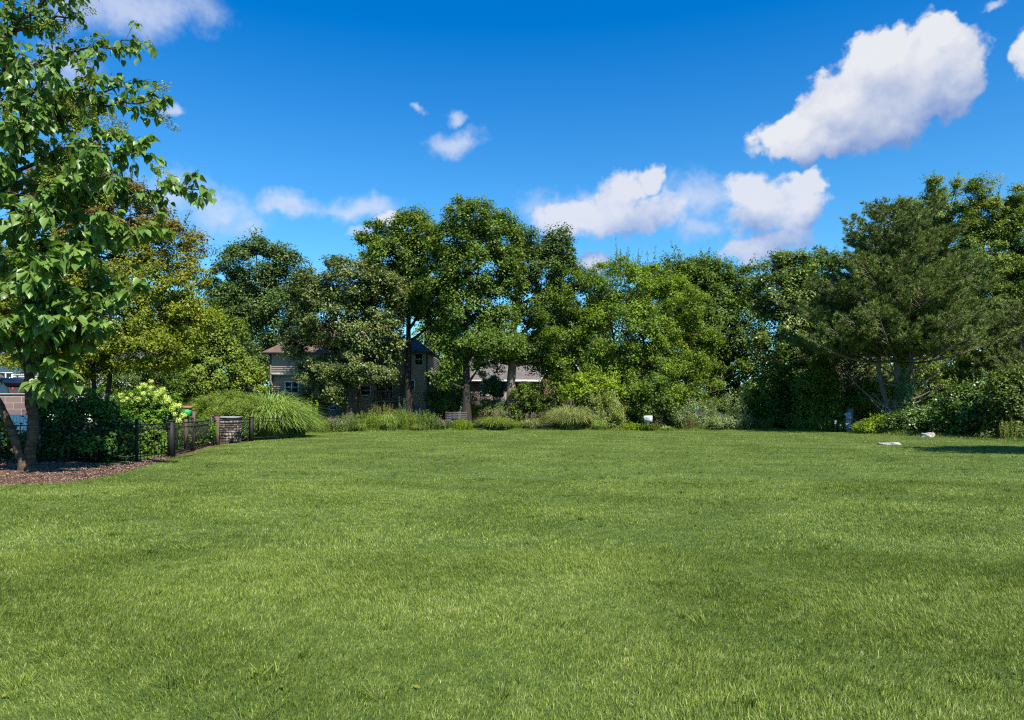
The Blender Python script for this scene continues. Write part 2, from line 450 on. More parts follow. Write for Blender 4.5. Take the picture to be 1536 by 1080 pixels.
def tree(name, label, cat, px, d, lobes, mat, bark='bark', trunk_r=.28, nclump=200, per=150, size=.16, clump=(.55, 1.1), top=None,
         base_dx=0, group=None, sprig=0, sprig_len=1.0, aspect=.62, deep=.9, lean=0, stems=1, hang=0.0, up=.6, clo=.45, flat=.75, twigs=True, base_z=None, first=.32, limb_r=.42, tf=.45):
    SEED[0] += 1
    rng = np.random.default_rng(SEED[0])
    LB = lobes_world(lobes, d, deep)
    bx = X(px, d); bz = float(hgt(bx, d)) - .05 if base_z is None else base_z
    base = np.array([bx, d, bz])
    root = empty(name, tuple(base), 0, label, cat, group)
    C = sample_clumps(LB, nclump, rng, clo)
    center = np.mean([c for c, r in LB], axis=0)
    ztop = max(c[2] + r[2] * .6 for c, r in LB)
    zlow = min(c[2] - r[2] for c, r in LB)
    gt = G()
    nodes = []
    for s in range(stems):
        sx = (s - (stems - 1) / 2) * .9 if stems > 1 else 0
        tp = np.array([center[0] * tf + bx * (1 - tf) + sx * 1.6, d + rng.normal() * .3, ztop * .93])
        tt = np.linspace(0, 1, 9)
        pts = base + (tp - base) * tt[:, None]
        pts[:, 0] += sx * .4 * np.minimum(tt * 4, 1)
        wob = rng.normal(size=(9, 3)) * .009 * (ztop); wob[:, 2] = 0; wob[0] = 0
        pts += wob * tt[:, None] ** .5
        rad = trunk_r * (1 - .88 * tt) / stems ** .5
        rad[0] *= 1.45
        gt.tube(pts, rad, 9, rough=.12, rng=rng)
        nodes += [(p, r) for p, r in zip(pts[2:], rad[2:])]
        # limbs towards each lobe
        for c, r in LB:
            zz = max(min(c[2] - r[2] * 1.1, c[2] * .8), bz + (ztop - bz) * first * .6)
            k = np.clip((zz - bz) / (tp[2] - bz), .12, .85)
            a = np.array([np.interp(k, tt, pts[:, q]) for q in range(3)])
            e = c + np.array([0, 0, r[2] * .35])
            if np.linalg.norm(e - a) < .8: continue
            lp = bezier(a, e, np.array([rng.normal() * .2, rng.normal() * .2, -.12 * np.linalg.norm(e - a)]), 7)
            lr = trunk_r * limb_r * (1 - .8 * np.linspace(0, 1, 7)) / stems ** .5
            gt.tube(lp, lr, 6)
            nodes += [(p, q) for p, q in zip(lp[1:], lr[1:])]
    NP = np.array([p for p, r in nodes])
    if twigs:
        for c in C:
            dd = np.linalg.norm(NP - c, axis=1) + np.maximum(NP[:, 2] - c[2], 0) * .8
            i = int(np.argmin(dd))
            a = NP[i]
            L_ = np.linalg.norm(c - a)
            gt.tube(bezier(a, c, np.array([rng.normal() * .12 * L_, rng.normal() * .12 * L_, -.06 * L_]), 4), np.linspace(min(.05, nodes[i][1] * .7), .014, 4), 4)
    R = rng.uniform(clump[0], clump[1], len(C))
    gl = G()
    per = int(per * 1.75); size = size * 1.12
    leaf_cloud(gl, C, R, per, size, rng, center, aspect=aspect, hang=hang, up=up, flat=flat)
    if sprig:
        # shoots that stick out of the crown's outline
        sel = rng.choice(len(C), sprig)
        o = nrm(C[sel] - center); dr = nrm(o * .7 + np.array([0, 0, .75]) + rng.normal(size=(sprig, 3)) * .25)
        for c, q, r in zip(C[sel], dr, R[sel]):
            ln = sprig_len * (.5 + rng.random())
            a = c + q * r * .5; e = c + q * (r * .6 + ln)
            pl = bezier(a, e, np.array([0, 0, -.05]), 4)
            gt.tube(pl, [.02, .015, .012, .006], 3)
            m_ = 26
            tt = rng.random(m_)
            P = a + (e - a) * tt[:, None]
            leafd = nrm(rng.normal(size=(m_, 3)) + q * .6)
            sz = size * (1.1 - .4 * tt)
            v, f = leaf_quads(P + leafd * .05, leafd, nrm(rng.normal(size=(m_, 3)) + [0, 0, 1]), sz, sz * aspect)
            gl.add(v, f, .5 + (rng.random(m_) - .4) * .5)
    gt.build('trunk', M[bark], root, smooth=True)
    gl.build('crown', M[mat], root)
    return root, LB, rng


def shrub(name, label, cat, px, d, lobes, mat, nclump=50, per=110, size=.08, clump=(.16, .34), stems=8, group=None, aspect=.6, deep=.9, up=.6, clo=.5, bark='bark_dark', hang=0., flat=.85, sprig=0, sprig_len=.4):
    SEED[0] += 1
    rng = np.random.default_rng(SEED[0])
    LB = lobes_world(lobes, d, deep)
    bx = X(px, d); base = np.array([bx, d, float(hgt(bx, d)) - .05])
    root = empty(name, tuple(base), 0, label, cat, group)
    C = sample_clumps(LB, nclump, rng, clo)
    center = np.mean([c for c, r in LB], axis=0) - [0, 0, .3]
    gt = G()
    for i in rng.choice(len(C), min(stems * 3, len(C)), replace=False):
        b0 = base + np.array([rng.normal() * .15, rng.normal() * .15, 0])
        b0[0] += (C[i][0] - b0[0]) * .35
        gt.tube(bezier(b0, C[i], np.array([0, 0, .2 * C[i][2]]), 5), np.linspace(.022, .006, 5), 4)
    R = rng.uniform(clump[0], clump[1], len(C))
    gl = G()
    leaf_cloud(gl, C, R, int(per * 1.4), size, rng, center, aspect=aspect, up=up, flat=flat, hang=hang)
    if sprig:
        sel = rng.choice(len(C), sprig)
        for c in C[sel]:
            q = nrm(nrm(c - center) * .6 + np.array([0, 0, .9]) + rng.normal(size=3) * .2)
            ln = sprig_len * (.6 + .8 * rng.random())
            gt.tube(np.array([c, c + q * ln * .5, c + q * ln]), [.008, .006, .003], 3)
            m_ = 22; tt = rng.random(m_)
            P = c + q * ln * tt[:, None]
            leafd = nrm(rng.normal(size=(m_, 3)) * .7 + q)
            v, f = leaf_quads(P, leafd, nrm(rng.normal(size=(m_, 3))), np.full(m_, size), np.full(m_, size * aspect))
            gl.add(v, f, .65 + (rng.random(m_) - .4) * .6)
    gt.build('stem', M[bark], root, smooth=True)
    gl.build('foliage', M[mat], root)
    return root, LB, rng


def grass_clump(name, label, px, d, width, height, n, mat, bw=.022, group=None, arch=1.0, plume=0, up=.0, dy=1.0):
    """arching blades from a base"""
    SEED[0] += 1
    rng = np.random.default_rng(SEED[0])
    bx = X(px, d); base = np.array([bx, d, float(hgt(bx, d)) - .03])
    root = empty(name, tuple(base), 0, label, 'ornamental grass', group)
    m = 6
    az = rng.random(n) * 2 * pi
    rr = width * .5 * np.sqrt(rng.random(n))
    b0 = base + np.stack([np.cos(az) * rr * .42, np.sin(az) * rr * .42 * dy, np.zeros(n)], 1)
    H = height * (.55 + .5 * rng.random(n)) * (1 - .35 * (rr / (width * .5)) ** 2)
    az2 = az + rng.normal(size=n) * .5
    t = np.linspace(0, 1, m)
    outr = (rr * .75 + .12 * width * rng.random(n)) * arch
    hx = t[None, :] ** 1.7 * outr[:, None]
    dr = (.08 + .55 * rng.random(n) ** 1.6) * arch
    hz = H[:, None] * (np.sin(t[None, :] * pi / 2 * 1.05) - dr[:, None] * t[None, :] ** 4)
    P = b0[:, None, :] + np.stack([np.cos(az2)[:, None] * hx, np.sin(az2)[:, None] * hx, hz], -1)
    tw = az2 + pi / 2 + rng.normal(size=n) * .6
    side = np.stack([np.cos(tw), np.sin(tw), np.zeros(n)], 1)[:, None, :]
    wv = (bw * .5 * np.array([.7, 1, 1, .85, .55, .05]))[None, :, None] * (.7 + .6 * rng.random(n))[:, None, None]
    V = np.concatenate([P - side * wv, P + side * wv], 1)      # n, 2m, 3
    i = np.arange(n)[:, None] * 2 * m + np.arange(m - 1)[None, :]
    f = np.stack([i, i + 1, i + 1 + m, i + m], -1).reshape(-1, 4)
    g = G()
    g.add(V.reshape(-1, 3), f, np.repeat(.5 + (rng.random(n) - .5) * .75, m - 1))
    g.build('blades', M[mat], root)
    if plume:
        gp = G(); gs = G()
        for k in range(plume):
            a = rng.random() * 2 * pi; r = width * .3 * rng.random()
            s = base + [cos(a) * r * .4, sin(a) * r * .4, 0]
            e = base + [cos(a) * r * 1.2, sin(a) * r * 1.2, height * (1.0 + .2 * rng.random())]
            gs.tube(np.array([s, (s + e) / 2 + [0, 0, .05], e]), [.006, .005, .004], 3)
            q = 26
            tt = rng.random(q)
            Pp = e - [0, 0, .3] + np.stack([np.zeros(q), np.zeros(q), tt * .35], 1)
            A = nrm(rng.normal(size=(q, 3)) * .5 + [0, 0, 1])
            v, f = leaf_quads(Pp, A, nrm(rng.normal(size=(q, 3))), np.full(q, .09), np.full(q, .018))
            gp.add(v, f, rng.random(q))
        gs.build('stalks', M['reed_yellow'], root); gp.build('plumes', M['plume'], root)
    return root


def stems_plant(name, label, cat, px, d, width, height, n, mat, leaf=.09, aspect=.35, group=None, dy=1.0, leafn=30, tips=None, lean=.12):
    """a clump of upright leafy stems"""
    SEED[0] += 1
    rng = np.random.default_rng(SEED[0])
    bx = X(px, d); base = np.array([bx, d, float(hgt(bx, d)) - .03])
    root = empty(name, tuple(base), 0, label, cat, group)
    gs = G(); gl = G(); gp = G()
    for k in range(n):
        a = rng.random() * 2 * pi; r = width * .5 * rng.random() ** .5
        b0 = base + np.array([cos(a) * r, sin(a) * r * dy, 0])
        h = height * (.6 + .45 * rng.random()) * (1 - .25 * (r / width * 2) ** 2)
        tip = b0 + np.array([cos(a) * r * lean * 2 + rng.normal() * lean * h * .5, sin(a) * r * lean * 2 + rng.normal() * lean * h * .5, h])
        pl = bezier(b0, tip, np.array([0, 0, .06 * h]), 4)
        gs.tube(pl, np.linspace(.009, .004, 4), 3)
        tt = rng.random(leafn) ** .8
        P = np.stack([np.interp(tt, np.linspace(0, 1, 4), pl[:, q]) for q in range(3)], 1)
        az = rng.random(leafn) * 2 * pi
        A = nrm(np.stack([np.cos(az), np.sin(az), .35 + .6 * rng.random(leafn)], 1))
        sz = leaf * (1.15 - .45 * tt) * (.7 + .6 * rng.random(leafn))
        v, f = leaf_quads(P, A, nrm(rng.normal(size=(leafn, 3)) * .5 + [0, 0, 1]), sz, sz * aspect)
        ct = rng.normal() * .14
        gl.add(v, f, .42 + ct + .18 * tt + (rng.random(leafn) - .5) * .4)
        if tips and rng.random() < .7:
            q = 14
            Pp = tip + rng.normal(size=(q, 3)) * [.05, .05, .09]
            v, f = leaf_quads(Pp, nrm(rng.normal(size=(q, 3))), nrm(rng.normal(size=(q, 3))), np.full(q, .05), np.full(q, .035))
            gp.add(v, f, rng.random(q))
    gs.build('stem', M['reed'], root)
    gl.build('foliage', M[mat], root)
    if tips and gp.n: gp.build('blossoms', M[tips], root)
    return root


# ------------------------------------------------------------------ ground, lawn, mulch
LE = np.array([(-2400, 745), (-1200, 738), (-300, 733), (0, 731), (100, 727), (180, 713), (230, 698), (290, 679), (330, 667), (380, 661), (420, 658.5), (450, 656), (462, 651),
               (520, 648.5), (650, 646.2), (800, 645.3), (1000, 647), (1150, 645.8), (1250, 648.5), (1330, 652.5), (1400, 656), (1536, 663), (1800, 675), (2600, 700), (4200, 735)], float)


def edge_d(px):
    return F * EYE / (np.interp(px, LE[:, 0], LE[:, 1]) - HY)


pxs = np.concatenate([np.linspace(-2400, -300, 12)[:-1], np.linspace(-300, 1800, 260), np.linspace(1800, 4200, 14)[1:]])
ed = edge_d(pxs)
wob = .10 * np.sin(pxs * .09) + .06 * np.sin(pxs * .31 + 1)
Bp = np.stack([X(pxs, ed), ed + wob], 1)
Ap = np.stack([np.linspace(Bp[0, 0], Bp[-1, 0], len(pxs)), np.full(len(pxs), -14.)], 1)
rows = np.linspace(0, 1, 160) ** 1.0
gx = Ap[None, :, :] + (Bp - Ap)[None, :, :] * rows[:, None, None]
nr, nc = len(rows), len(pxs)
V = np.concatenate([gx, hgt(gx[..., 0], gx[..., 1])[..., None] + .012], -1)
idx = np.arange(nr * nc).reshape(nr, nc)
fq = np.stack([idx[:-1, :-1], idx[:-1, 1:], idx[1:, 1:], idx[1:, :-1]], -1).reshape(-1, 4)
g = G(); g.add(V.reshape(-1, 3), fq)
tag(g.build('lawn', M['lawn'], smooth=True), 'wide mown green lawn sloping to the planted border', 'lawn', kind='structure')

# ground sheet reaching the horizon
u = np.concatenate([[-1500, -700, -350, -180], np.linspace(-100, 100, 101), [180, 350, 700, 1500]])
vv = np.concatenate([[-300, -80], np.linspace(-20, 110, 66), [180, 350, 700, 1500]])
UX, UY = np.meshgrid(u, vv)
damp = np.clip(1.6 - np.hypot(UX, UY - 30) / 100, 0, 1)
gz = hgt(UX, UY) * damp - .03
g = G(); idx = np.arange(UX.size).reshape(UX.shape)
g.add(np.stack([UX, UY, gz], -1).reshape(-1, 3), np.stack([idx[:-1, :-1], idx[:-1, 1:], idx[1:, 1:], idx[1:, :-1]], -1).reshape(-1, 4))
tag(g.build('ground', M['soil'], smooth=True), 'shaded soil and rough ground beyond the lawn', 'ground', kind='structure')

# mulch bed along the left
mp_ = np.linspace(-700, 345, 90)
me_ = edge_d(mp_)
inner = np.stack([X(mp_, me_), me_ - .12], 1)
outer = inner + np.stack([np.full(90, -1.2), 3.0 + 3.2 * np.clip((200 - mp_) / 300, 0, 1.3)], 1)
tr_ = np.linspace(0, 1, 20)
gm = inner[None] + (outer - inner)[None] * tr_[:, None, None]
mz = hgt(gm[..., 0], gm[..., 1]) + .0 + .05 * np.sin(np.clip(tr_ * 3, 0, pi / 2))[:, None]
g = G(); idx = np.arange(20 * 90).reshape(20, 90)
g.add(np.concatenate([gm, mz[..., None]], -1).reshape(-1, 3), np.stack([idx[:-1, :-1], idx[:-1, 1:], idx[1:, 1:], idx[1:, :-1]], -1).reshape(-1, 4))
tag(g.build('mulch_bed', M['mulch'], smooth=True), 'reddish brown bark mulch bed under the left tree', 'mulch bed', kind='structure')
rng = np.random.default_rng(5)
n = 42000
ci = rng.random(n) * 89 * .999; ri = rng.random(n) ** 1.1
c0 = ci.astype(int); fr = ci - c0
pb = inner[c0] * (1 - fr)[:, None] + inner[c0 + 1] * fr[:, None]
po = outer[c0] * (1 - fr)[:, None] + outer[c0 + 1] * fr[:, None]
pp = pb + (po - pb) * ri[:, None] + rng.normal(size=(n, 2)) * .03
P = np.stack([pp[:, 0], pp[:, 1], hgt(pp[:, 0], pp[:, 1]) + .05 * np.sin(np.clip(ri * 3, 0, pi / 2)) + .012], 1)
A = nrm(rng.normal(size=(n, 3)) * [1, 1, .3]); Nn = nrm(rng.normal(size=(n, 3)) * .5 + [0, 0, 1])
sz = .018 + .045 * rng.random(n) ** 2
v, f = leaf_quads(P, A, Nn, sz, sz * .45, 0.05)
g = G(); g.add(v, f, rng.random(n))
tag(g.build('mulch_chips', M['chip']), 'loose shredded bark chips scattered over the bed', 'mulch', kind='stuff')

# ------------------------------------------------------------------ grass blades


def blades(g, n, d0, d1, h, w, rng, px0=-190, px1=1730, curve=True):
    d = np.sqrt(d0 ** 2 + (d1 ** 2 - d0 ** 2) * rng.random(n))
    px = px0 + (px1 - px0) * rng.random(n)
    x = X(px, d); y = d
    ok = y < edge_d(px) + .03
    x, y = x[ok], y[ok]; n = len(x)
    z = hgt(x, y) + .008
    az = rng.random(n) * 2 * pi
    # patches of leaning grass
    la = 2.2 * np.sin(x * .8 + y * .35) + 1.7 * np.sin(y * 1.1 - x * .4)
    lean = .2 + .95 * rng.random(n) ** 1.3
    lx = np.cos(az) * lean * .75 + np.cos(la) * .28
    ly = np.sin(az) * lean * .75 + np.sin(la) * .28
    dens = .85 + .25 * np.sin(x * 1.7 + 1.1 * np.sin(y * 1.3)) * np.sin(y * 1.9 + x * .6)
    H = h * (.55 + .75 * rng.random(n)) * dens
    sa = rng.random(n) * pi
    sx, sy = np.cos(sa), np.sin(sa)
    ww = w * (.6 + .7 * rng.random(n)) * .5
    b = np.stack([x, y, z], 1)
    S = np.stack([sx * ww, sy * ww, np.zeros(n)], 1)
    mid = b + np.stack([lx * H * .35, ly * H * .35, H * .55], 1)
    tip = b + np.stack([lx * H * 1.05, ly * H * 1.05, H * (.98 - .25 * lean)], 1)
    t = .42 + (rng.random(n) - .5) * .8 + (rng.random(n) < .03) * .3
    if curve:
        V = np.stack([b - S, b + S, mid + S * .85, mid - S * .85, tip], 1).reshape(-1, 3)
        i = np.arange(n)[:, None] * 5
        g.add(V, np.concatenate([i, i + 1, i + 2, i + 3], 1), t)
        # tip triangles index the same vertices
        g.f.append(np.concatenate([i + 3, i + 2, i + 4], 1) + (g.n - len(V))); g.t.append(t)
    else:
        V = np.stack([b - S, b + S, tip], 1).reshape(-1, 3)
        g.add(V, np.arange(n * 3).reshape(-1, 3), t)


rng = np.random.default_rng(11)
g = G()
blades(g, 380000, 2.6, 7.5, .04, .0034, rng)
blades(g, 330000, 7.5, 15, .04, .006, rng)
blades(g, 330000, 15, 30, .042, .013, rng, curve=False)
blades(g, 260000, 30, 52, .045, .024, rng, curve=False)
# coarser tufts and clover-like broad leaves here and there
nt0 = 900
td = np.sqrt(2.8 ** 2 + (26 ** 2 - 2.8 ** 2) * rng.random(nt0)); tpx = -190 + 1920 * rng.random(nt0)
ok_ = td < edge_d(tpx) - .2; td, tpx = td[ok_], tpx[ok_]; nt0 = len(td)
ti = np.repeat(np.arange(nt0), 34); k_ = len(ti); rad_ = (.03 + .1 * rng.random(nt0))[ti]
aa = rng.random(k_) * 2 * pi; ox = np.cos(aa) * rad_ * rng.random(k_) ** .5; oy = np.sin(aa) * rad_ * rng.random(k_) ** .5
x_ = X(tpx, td)[ti] + ox; y_ = td[ti] + oy
B_ = np.stack([x_, y_, hgt(x_, y_) + .008], 1); sa_ = rng.random(k_) * pi
S2 = np.stack([np.cos(sa_), np.sin(sa_), 0 * sa_], 1) * .003
dz = .035 + .03 * rng.random(k_)
T_ = B_ + np.stack([ox * .8 + rng.normal(size=k_) * .015, oy * .8 + rng.normal(size=k_) * .015, dz], 1)
g.add(np.stack([B_ - S2, B_ + S2, T_ + S2 * .7, T_ - S2 * .7], 1).reshape(-1, 3), np.arange(4 * k_).reshape(-1, 4), (.02 + .5 * rng.random(nt0))[ti] + (rng.random(k_) - .5) * .3)
# a few long pale stalks
blades(g, 2500, 2.6, 9, .085, .004, rng)
tag(g.build('lawn_grass', M['blade']), 'short green grass blades covering the whole lawn', 'grass', kind='stuff')

n = 120
d_ = 3 + 34 * rng.random(n); px = -150 + 1800 * rng.random(n); ok_ = d_ < edge_d(px) - .1; d_ = d_[ok_]; px = px[ok_]; n = len(d_)
P = np.stack([X(px, d_), d_, hgt(X(px, d_), d_) + .035], 1)
v, f = leaf_quads(P, nrm(rng.normal(size=(n, 3)) * [1, 1, .4]), nrm(rng.normal(size=(n, 3)) * .5 + [0, 0, 1]), .025 + .03 * rng.random(n), .015 + .015 * rng.random(n))
g = G(); g.add(v, f, rng.random(n))
tag(g.build('fallen_leaves', M['orange_plant']), 'a few small fallen leaves lying on the grass', 'leaves', kind='stuff')
# uneven longer grass left by the mower along the border
rng = np.random.default_rng(12)
n = 60000
px = rng.uniform(440, 1640, n); d_ = edge_d(px) + rng.random(n) ** 1.6 * 1.5 - .1
x = X(px, d_); y = d_
H = (.06 + .20 * rng.random(n) ** 2) * (.7 + .5 * np.sin(x * 1.9) * np.sin(x * .7 + 2)) * (.6 + np.clip(d_ - edge_d(px), 0, 1))
az = rng.random(n) * 2 * pi; le = rng.random(n) * .7
b_ = np.stack([x, y, hgt(x, y) - .02], 1); sa = rng.random(n) * pi
S_ = np.stack([np.cos(sa), np.sin(sa), 0 * sa], 1) * .012
tip = b_ + np.stack([np.cos(az) * le * H, np.sin(az) * le * H, H], 1)
g = G(); g.add(np.stack([b_ - S_, b_ + S_, tip], 1).reshape(-1, 3), np.arange(3 * n).reshape(-1, 3), .4 + (rng.random(n) - .5) * .9)
tag(g.build('border_grass', M['blade']), 'longer ragged grass fringe where lawn meets the border', 'grass', kind='stuff')

# ------------------------------------------------------------------ rocks, posts, sign


def rock(name, label, px, py, d, sx, sy, sz, seed, group=None):
    rng = np.random.default_rng(seed)
    import bmesh
    bm = bmesh.new(); bmesh.ops.create_icosphere(bm, subdivisions=4, radius=1)
    ph = rng.random(12) * 6
    for v in bm.verts:
        p = v.co.copy()
        k = 1 + .16 * sin(p.x * 2.3 + ph[0]) * cos(p.y * 2.7 + ph[1]) + .1 * sin(p.x * 5 + p.z * 4 + ph[2]) + .05 * sin(p.y * 9 + p.x * 7 + ph[3])
        z = max(min(p.z, .55 + .12 * p.x), -.5)
        v.co = Vector((p.x * sx * k, p.y * sy * k, (z + .2) * sz * k))
    me = bpy.data.meshes.new(name); bm.to_mesh(me); bm.free()
    o = bpy.data.objects.new(name, me); COL.objects.link(o); me.materials.append(M['rock'])
    for p in me.polygons: p.use_smooth = True
    x = X(px, d); o.location = (x, d, float(hgt(x, d)) - .02)
    return tag(o, label, 'rock', group)


rock('rock', 'flat pale stone lying out on the open lawn', 1335, 667, 29.3, .4, .28, .16, 3)
rock('rock', 'rounded pale stone at the foot of the ivy covered pine', 1391, 654, 37.0, .36, .25, .3, 8)

# pale sign on a stake
d = 47.5
root = empty('garden_sign', (X(972, d), d, 0), 0, 'small pale sign board standing on a stake in the far border', 'sign')
g = G(); g.box((X(966, d), d - .012, Z(633, d)), (X(978.5, d), d + .012, Z(623.5, d))); g.build('board', M['sign_white'], root)
g = G()
for k, (a, b_) in enumerate(((968, 976), (969, 975), (968, 973))):
    z = Z(626 + 2 * k, d); g.box((X(a, d), d - .02, z), (X(b_, d), d - .0135, z + .03))
g.build('lettering', M['sign_ink'], root)
g = G(); g.box((X(972, d) - .03, d + .014, -.1), (X(972, d) + .03, d + .05, Z(626, d))); g.build('stake', M['post_grey'], root)

# grey-blue meter pedestal and wooden post
d = 44.5
root = empty('utility_pedestal', (X(1272, d), d, 0), 0, 'pale blue grey utility pedestal beside the grey post at the border', 'utility box')
g = G(); x0 = X(1269.5, d); x1 = X(1275.5, d); g.box((x0, d - .1, -.1), (x1, d + .1, Z(618.5, d))); g.build('column', M['box_blue'], root)
g = G(); g.box((x0 - .05, d - .13, Z(630, d)), (x1 + .02, d - .1, Z(621, d))); g.build('cover', M['box_blue'], root)
g = G(); g.box((x0 - .13, d - .12, Z(623, d)), (x0 - .002, d - .02, Z(620, d))); g.build('lamp_arm', M['sign_white'], root)
root = empty('wooden_post', (X(1279, d), d + .35, 0), 0, 'square grey wooden post with flat cap behind the utility pedestal', 'post')
g = G(); g.box((X(1276, d), d + .22, -.1), (X(1282.6, d), d + .5, Z(613.5, d))); g.build('shaft', M['post_grey'], root)
g = G(); g.box((X(1275, d), d + .18, Z(613.4, d)), (X(1283.5, d), d + .54, Z(611.5, d))); g.build('cap', M['old_wood'], root)

# ------------------------------------------------------------------ iron fence
FP = [(-170, 703), (-60, 701), (60, 698), (150, 696), (205, 694.5), (257, 687.5), (289, 678), (320, 668), (377, 661.5), (424, 658.5)]
FW = [np.array([X(p, F * EYE / (y - HY)), F * EYE / (y - HY)]) for p, y in FP]
root = empty('iron_fence', (FW[0][0], FW[0][1], 0), 0, 'black iron picket fence curving along the mulch bed', 'fence')
for i in range(len(FW) - 1):
    a, b_ = FW[i], FW[i + 1]
    L_ = np.linalg.norm(b_ - a); n = max(2, int(L_ / (.17 if i in (4, 5, 6) else .14))); dr = (b_ - a) / L_; ang = math.atan2(dr[1], dr[0])
    g = G()
    for k in range(1, n):
        p = a + dr * L_ * k / n; z0 = float(hgt(*p))
        g.box((p[0] - .007, p[1] - .007, z0 + .02), (p[0] + .007, p[1] + .007, z0 + 1.08 + (.04 if k % 2 else 0)), ang)
    mid = (a + b_) / 2; z0 = float(hgt(*mid))
    for zz in (.14, .9, 1.04):
        g.box((mid[0] - L_ / 2 + .03, mid[1] - .014, z0 + zz), (mid[0] + L_ / 2 - .03, mid[1] + .014, z0 + zz + .03), ang)
    g.build('panel', M['iron'], root)
for i, p in enumerate(FW):
    wide = i in (5, 8)
    r = .085 if wide else .03
    z0 = float(hgt(*p)); h = 1.12 if wide else 1.18
    g = G(); g.box((p[0] - r, p[1] - r, z0 - .05), (p[0] + r, p[1] + r, z0 + h)); g.box((p[0] - r * 1.15, p[1] - r * 1.15, z0 + h + .001), (p[0] + r * 1.15, p[1] + r * 1.15, z0 + h + .03))
    o = g.build('post', M['iron'], root)
    if wide: o['label'] = 'wide square black post'

for px, d, top, w, lab in ((290.5, 25.2, 615.5, .09, 'tall thin brown wooden post rising above the iron fence next to the green planter'),
                           (318.5, 29.6, 624.5, .12, 'short brown wooden post left of the stacked stone pillar'),
                           (326, 29.4, 623.5, .15, 'thick brown wooden post touching the stacked stone pillar')):
    root = empty('wooden_post', (X(px, d), d, 0), 0, lab, 'post')
    x = X(px, d); g = G(); g.box((x - w / 2, d - w / 2, -.1), (x + w / 2, d + w / 2, Z(top, d))); g.build('shaft', M['brown_post'], root)
    g = G(); g.box((x - w * .62, d - w * .62, Z(top, d) + .001), (x + w * .62, d + w * .62, Z(top, d) + .04)); g.build('cap', M['brown_post'], root)

# stacked stone pillar
d = 32.2
root = empty('stone_pillar', (X(343, d), d, 0), 0, 'stacked rough stone pillar with flat grey cap behind the iron fence', 'pillar')
rng = np.random.default_rng(7)
g = G(); x0, x1 = X(328, d), X(357, d); zt = Z(627, d); z = 0
g.box((x0 + .07, d - .33, 0), (x1 - .07, d + .33, zt - .02), t=.0)
while z < zt - .04:
    h = min(.08 + .08 * rng.random(), zt - z)
    for side in (0, 1, 2, 3):
        a0, a1 = ((x0, x1) if side % 2 == 0 else (d - .4, d + .4)); q = a0
        while q < a1 - .03:
            w = min(.1 + .18 * rng.random(), a1 - q)
            j = rng.random() * .035
            if side == 0: lo, hi = (q + .006, d - .4 - j, z + .005), (q + w - .006, d - .27, z + h - .005)
            elif side == 2: lo, hi = (q + .006, d + .27, z + .005), (q + w - .006, d + .4 + j, z + h - .005)
            elif side == 1: lo, hi = (x0 - j, q + .006, z + .005), (x0 + .12, q + w - .006, z + h - .005)
            else: lo, hi = (x1 - .12, q + .006, z + .005), (x1 + j, q + w - .006, z + h - .005)
            g.box(lo, hi, t=rng.random()); q += w
    z += h
g.build('stonework', M['stone'], root)
g = G(); g.box((x0 - .12, d - .47, zt), (x1 + .06, d + .47, zt + .07)); g.build('cap', M['cap'], root)

# green planter with terracotta rim
d = 24.6
root = empty('planter', (X(279, d), d, 0), 0, 'bright green box planter with brown rim behind the iron fence', 'planter')
x0, x1 = X(273, d), X(286, d)
g = G(); g.box((x0, d - .13, Z(624, d)), (x1, d + .13, Z(612.5, d))); g.build('tub', M['green_paint'], root)
g = G(); g.box((x0 - .03, d - .16, Z(612.4, d)), (x1 + .03, d + .16, Z(609.5, d))); g.build('rim', M['terracotta'], root)
g = G(); g.box(((x0 + x1) / 2 - .06, d - .06, -.1), ((x0 + x1) / 2 + .06, d + .06, Z(624, d) - .001)); g.build('pedestal', M['brown_post'], root)

# ------------------------------------------------------------------ houses


def lap(g, a, b_, z0, z1, pitch=.17, out=.022):
    """lap siding on the wall line a -> b (outside on the right hand when walking a->b)"""
    a = np.array(a, float); b_ = np.array(b_, float); dr = b_ - a; L_ = np.linalg.norm(dr); dr /= L_
    nn = np.array([dr[1], -dr[0]])
    k = max(1, int(round((z1 - z0) / pitch))); h = (z1 - z0) / k
    for i in range(k):
        zb = z0 + i * h; zt = zb + h
        p = a + nn * out; q = b_ + nn * out
        g.add([[p[0], p[1], zb], [q[0], q[1], zb], [b_[0], b_[1], zt], [a[0], a[1], zt], [a[0], a[1], zb], [b_[0], b_[1], zb]], [[0, 1, 2, 3], [0, 4, 5, 1]])


def window(root, x0, x1, z0, z1, y, bars=(1, 1), mat='trim_white', fw=.09):
    """window in a wall facing -Y whose face is at y"""
    g = G(); yo = y - .075; yi = y - .024
    g.box((x0 - fw, yo, z0 - fw), (x0, yi, z1 + fw)); g.box((x1, yo, z0 - fw), (x1 + fw, yi, z1 + fw))
    g.box((x0, yo, z1), (x1, yi, z1 + fw)); g.box((x0, yo, z0 - fw), (x1, yi, z0))
    for i in range(1, bars[0]):
        xx = x0 + (x1 - x0) * i / bars[0]; g.box((xx - .04, yo + .004, z0), (xx + .04, yi, z1))
    for i in range(1, bars[1]):
        zz = z0 + (z1 - z0) * i / bars[1]; g.box((x0, yo + .01, zz - .025), (x1, yi, zz + .025))
    f = g.build('window', M[mat], root)
    g = G(); g.box((x0 - .01, yo + .03, z0 - .01), (x1 + .01, yi + .001, z1 + .01))
    o = g.build('pane', M['glass'], None)
    o.parent = f
    o.data.transform(__import__('mathutils').Matrix.Translation(-Vector(root.location)))
    return f


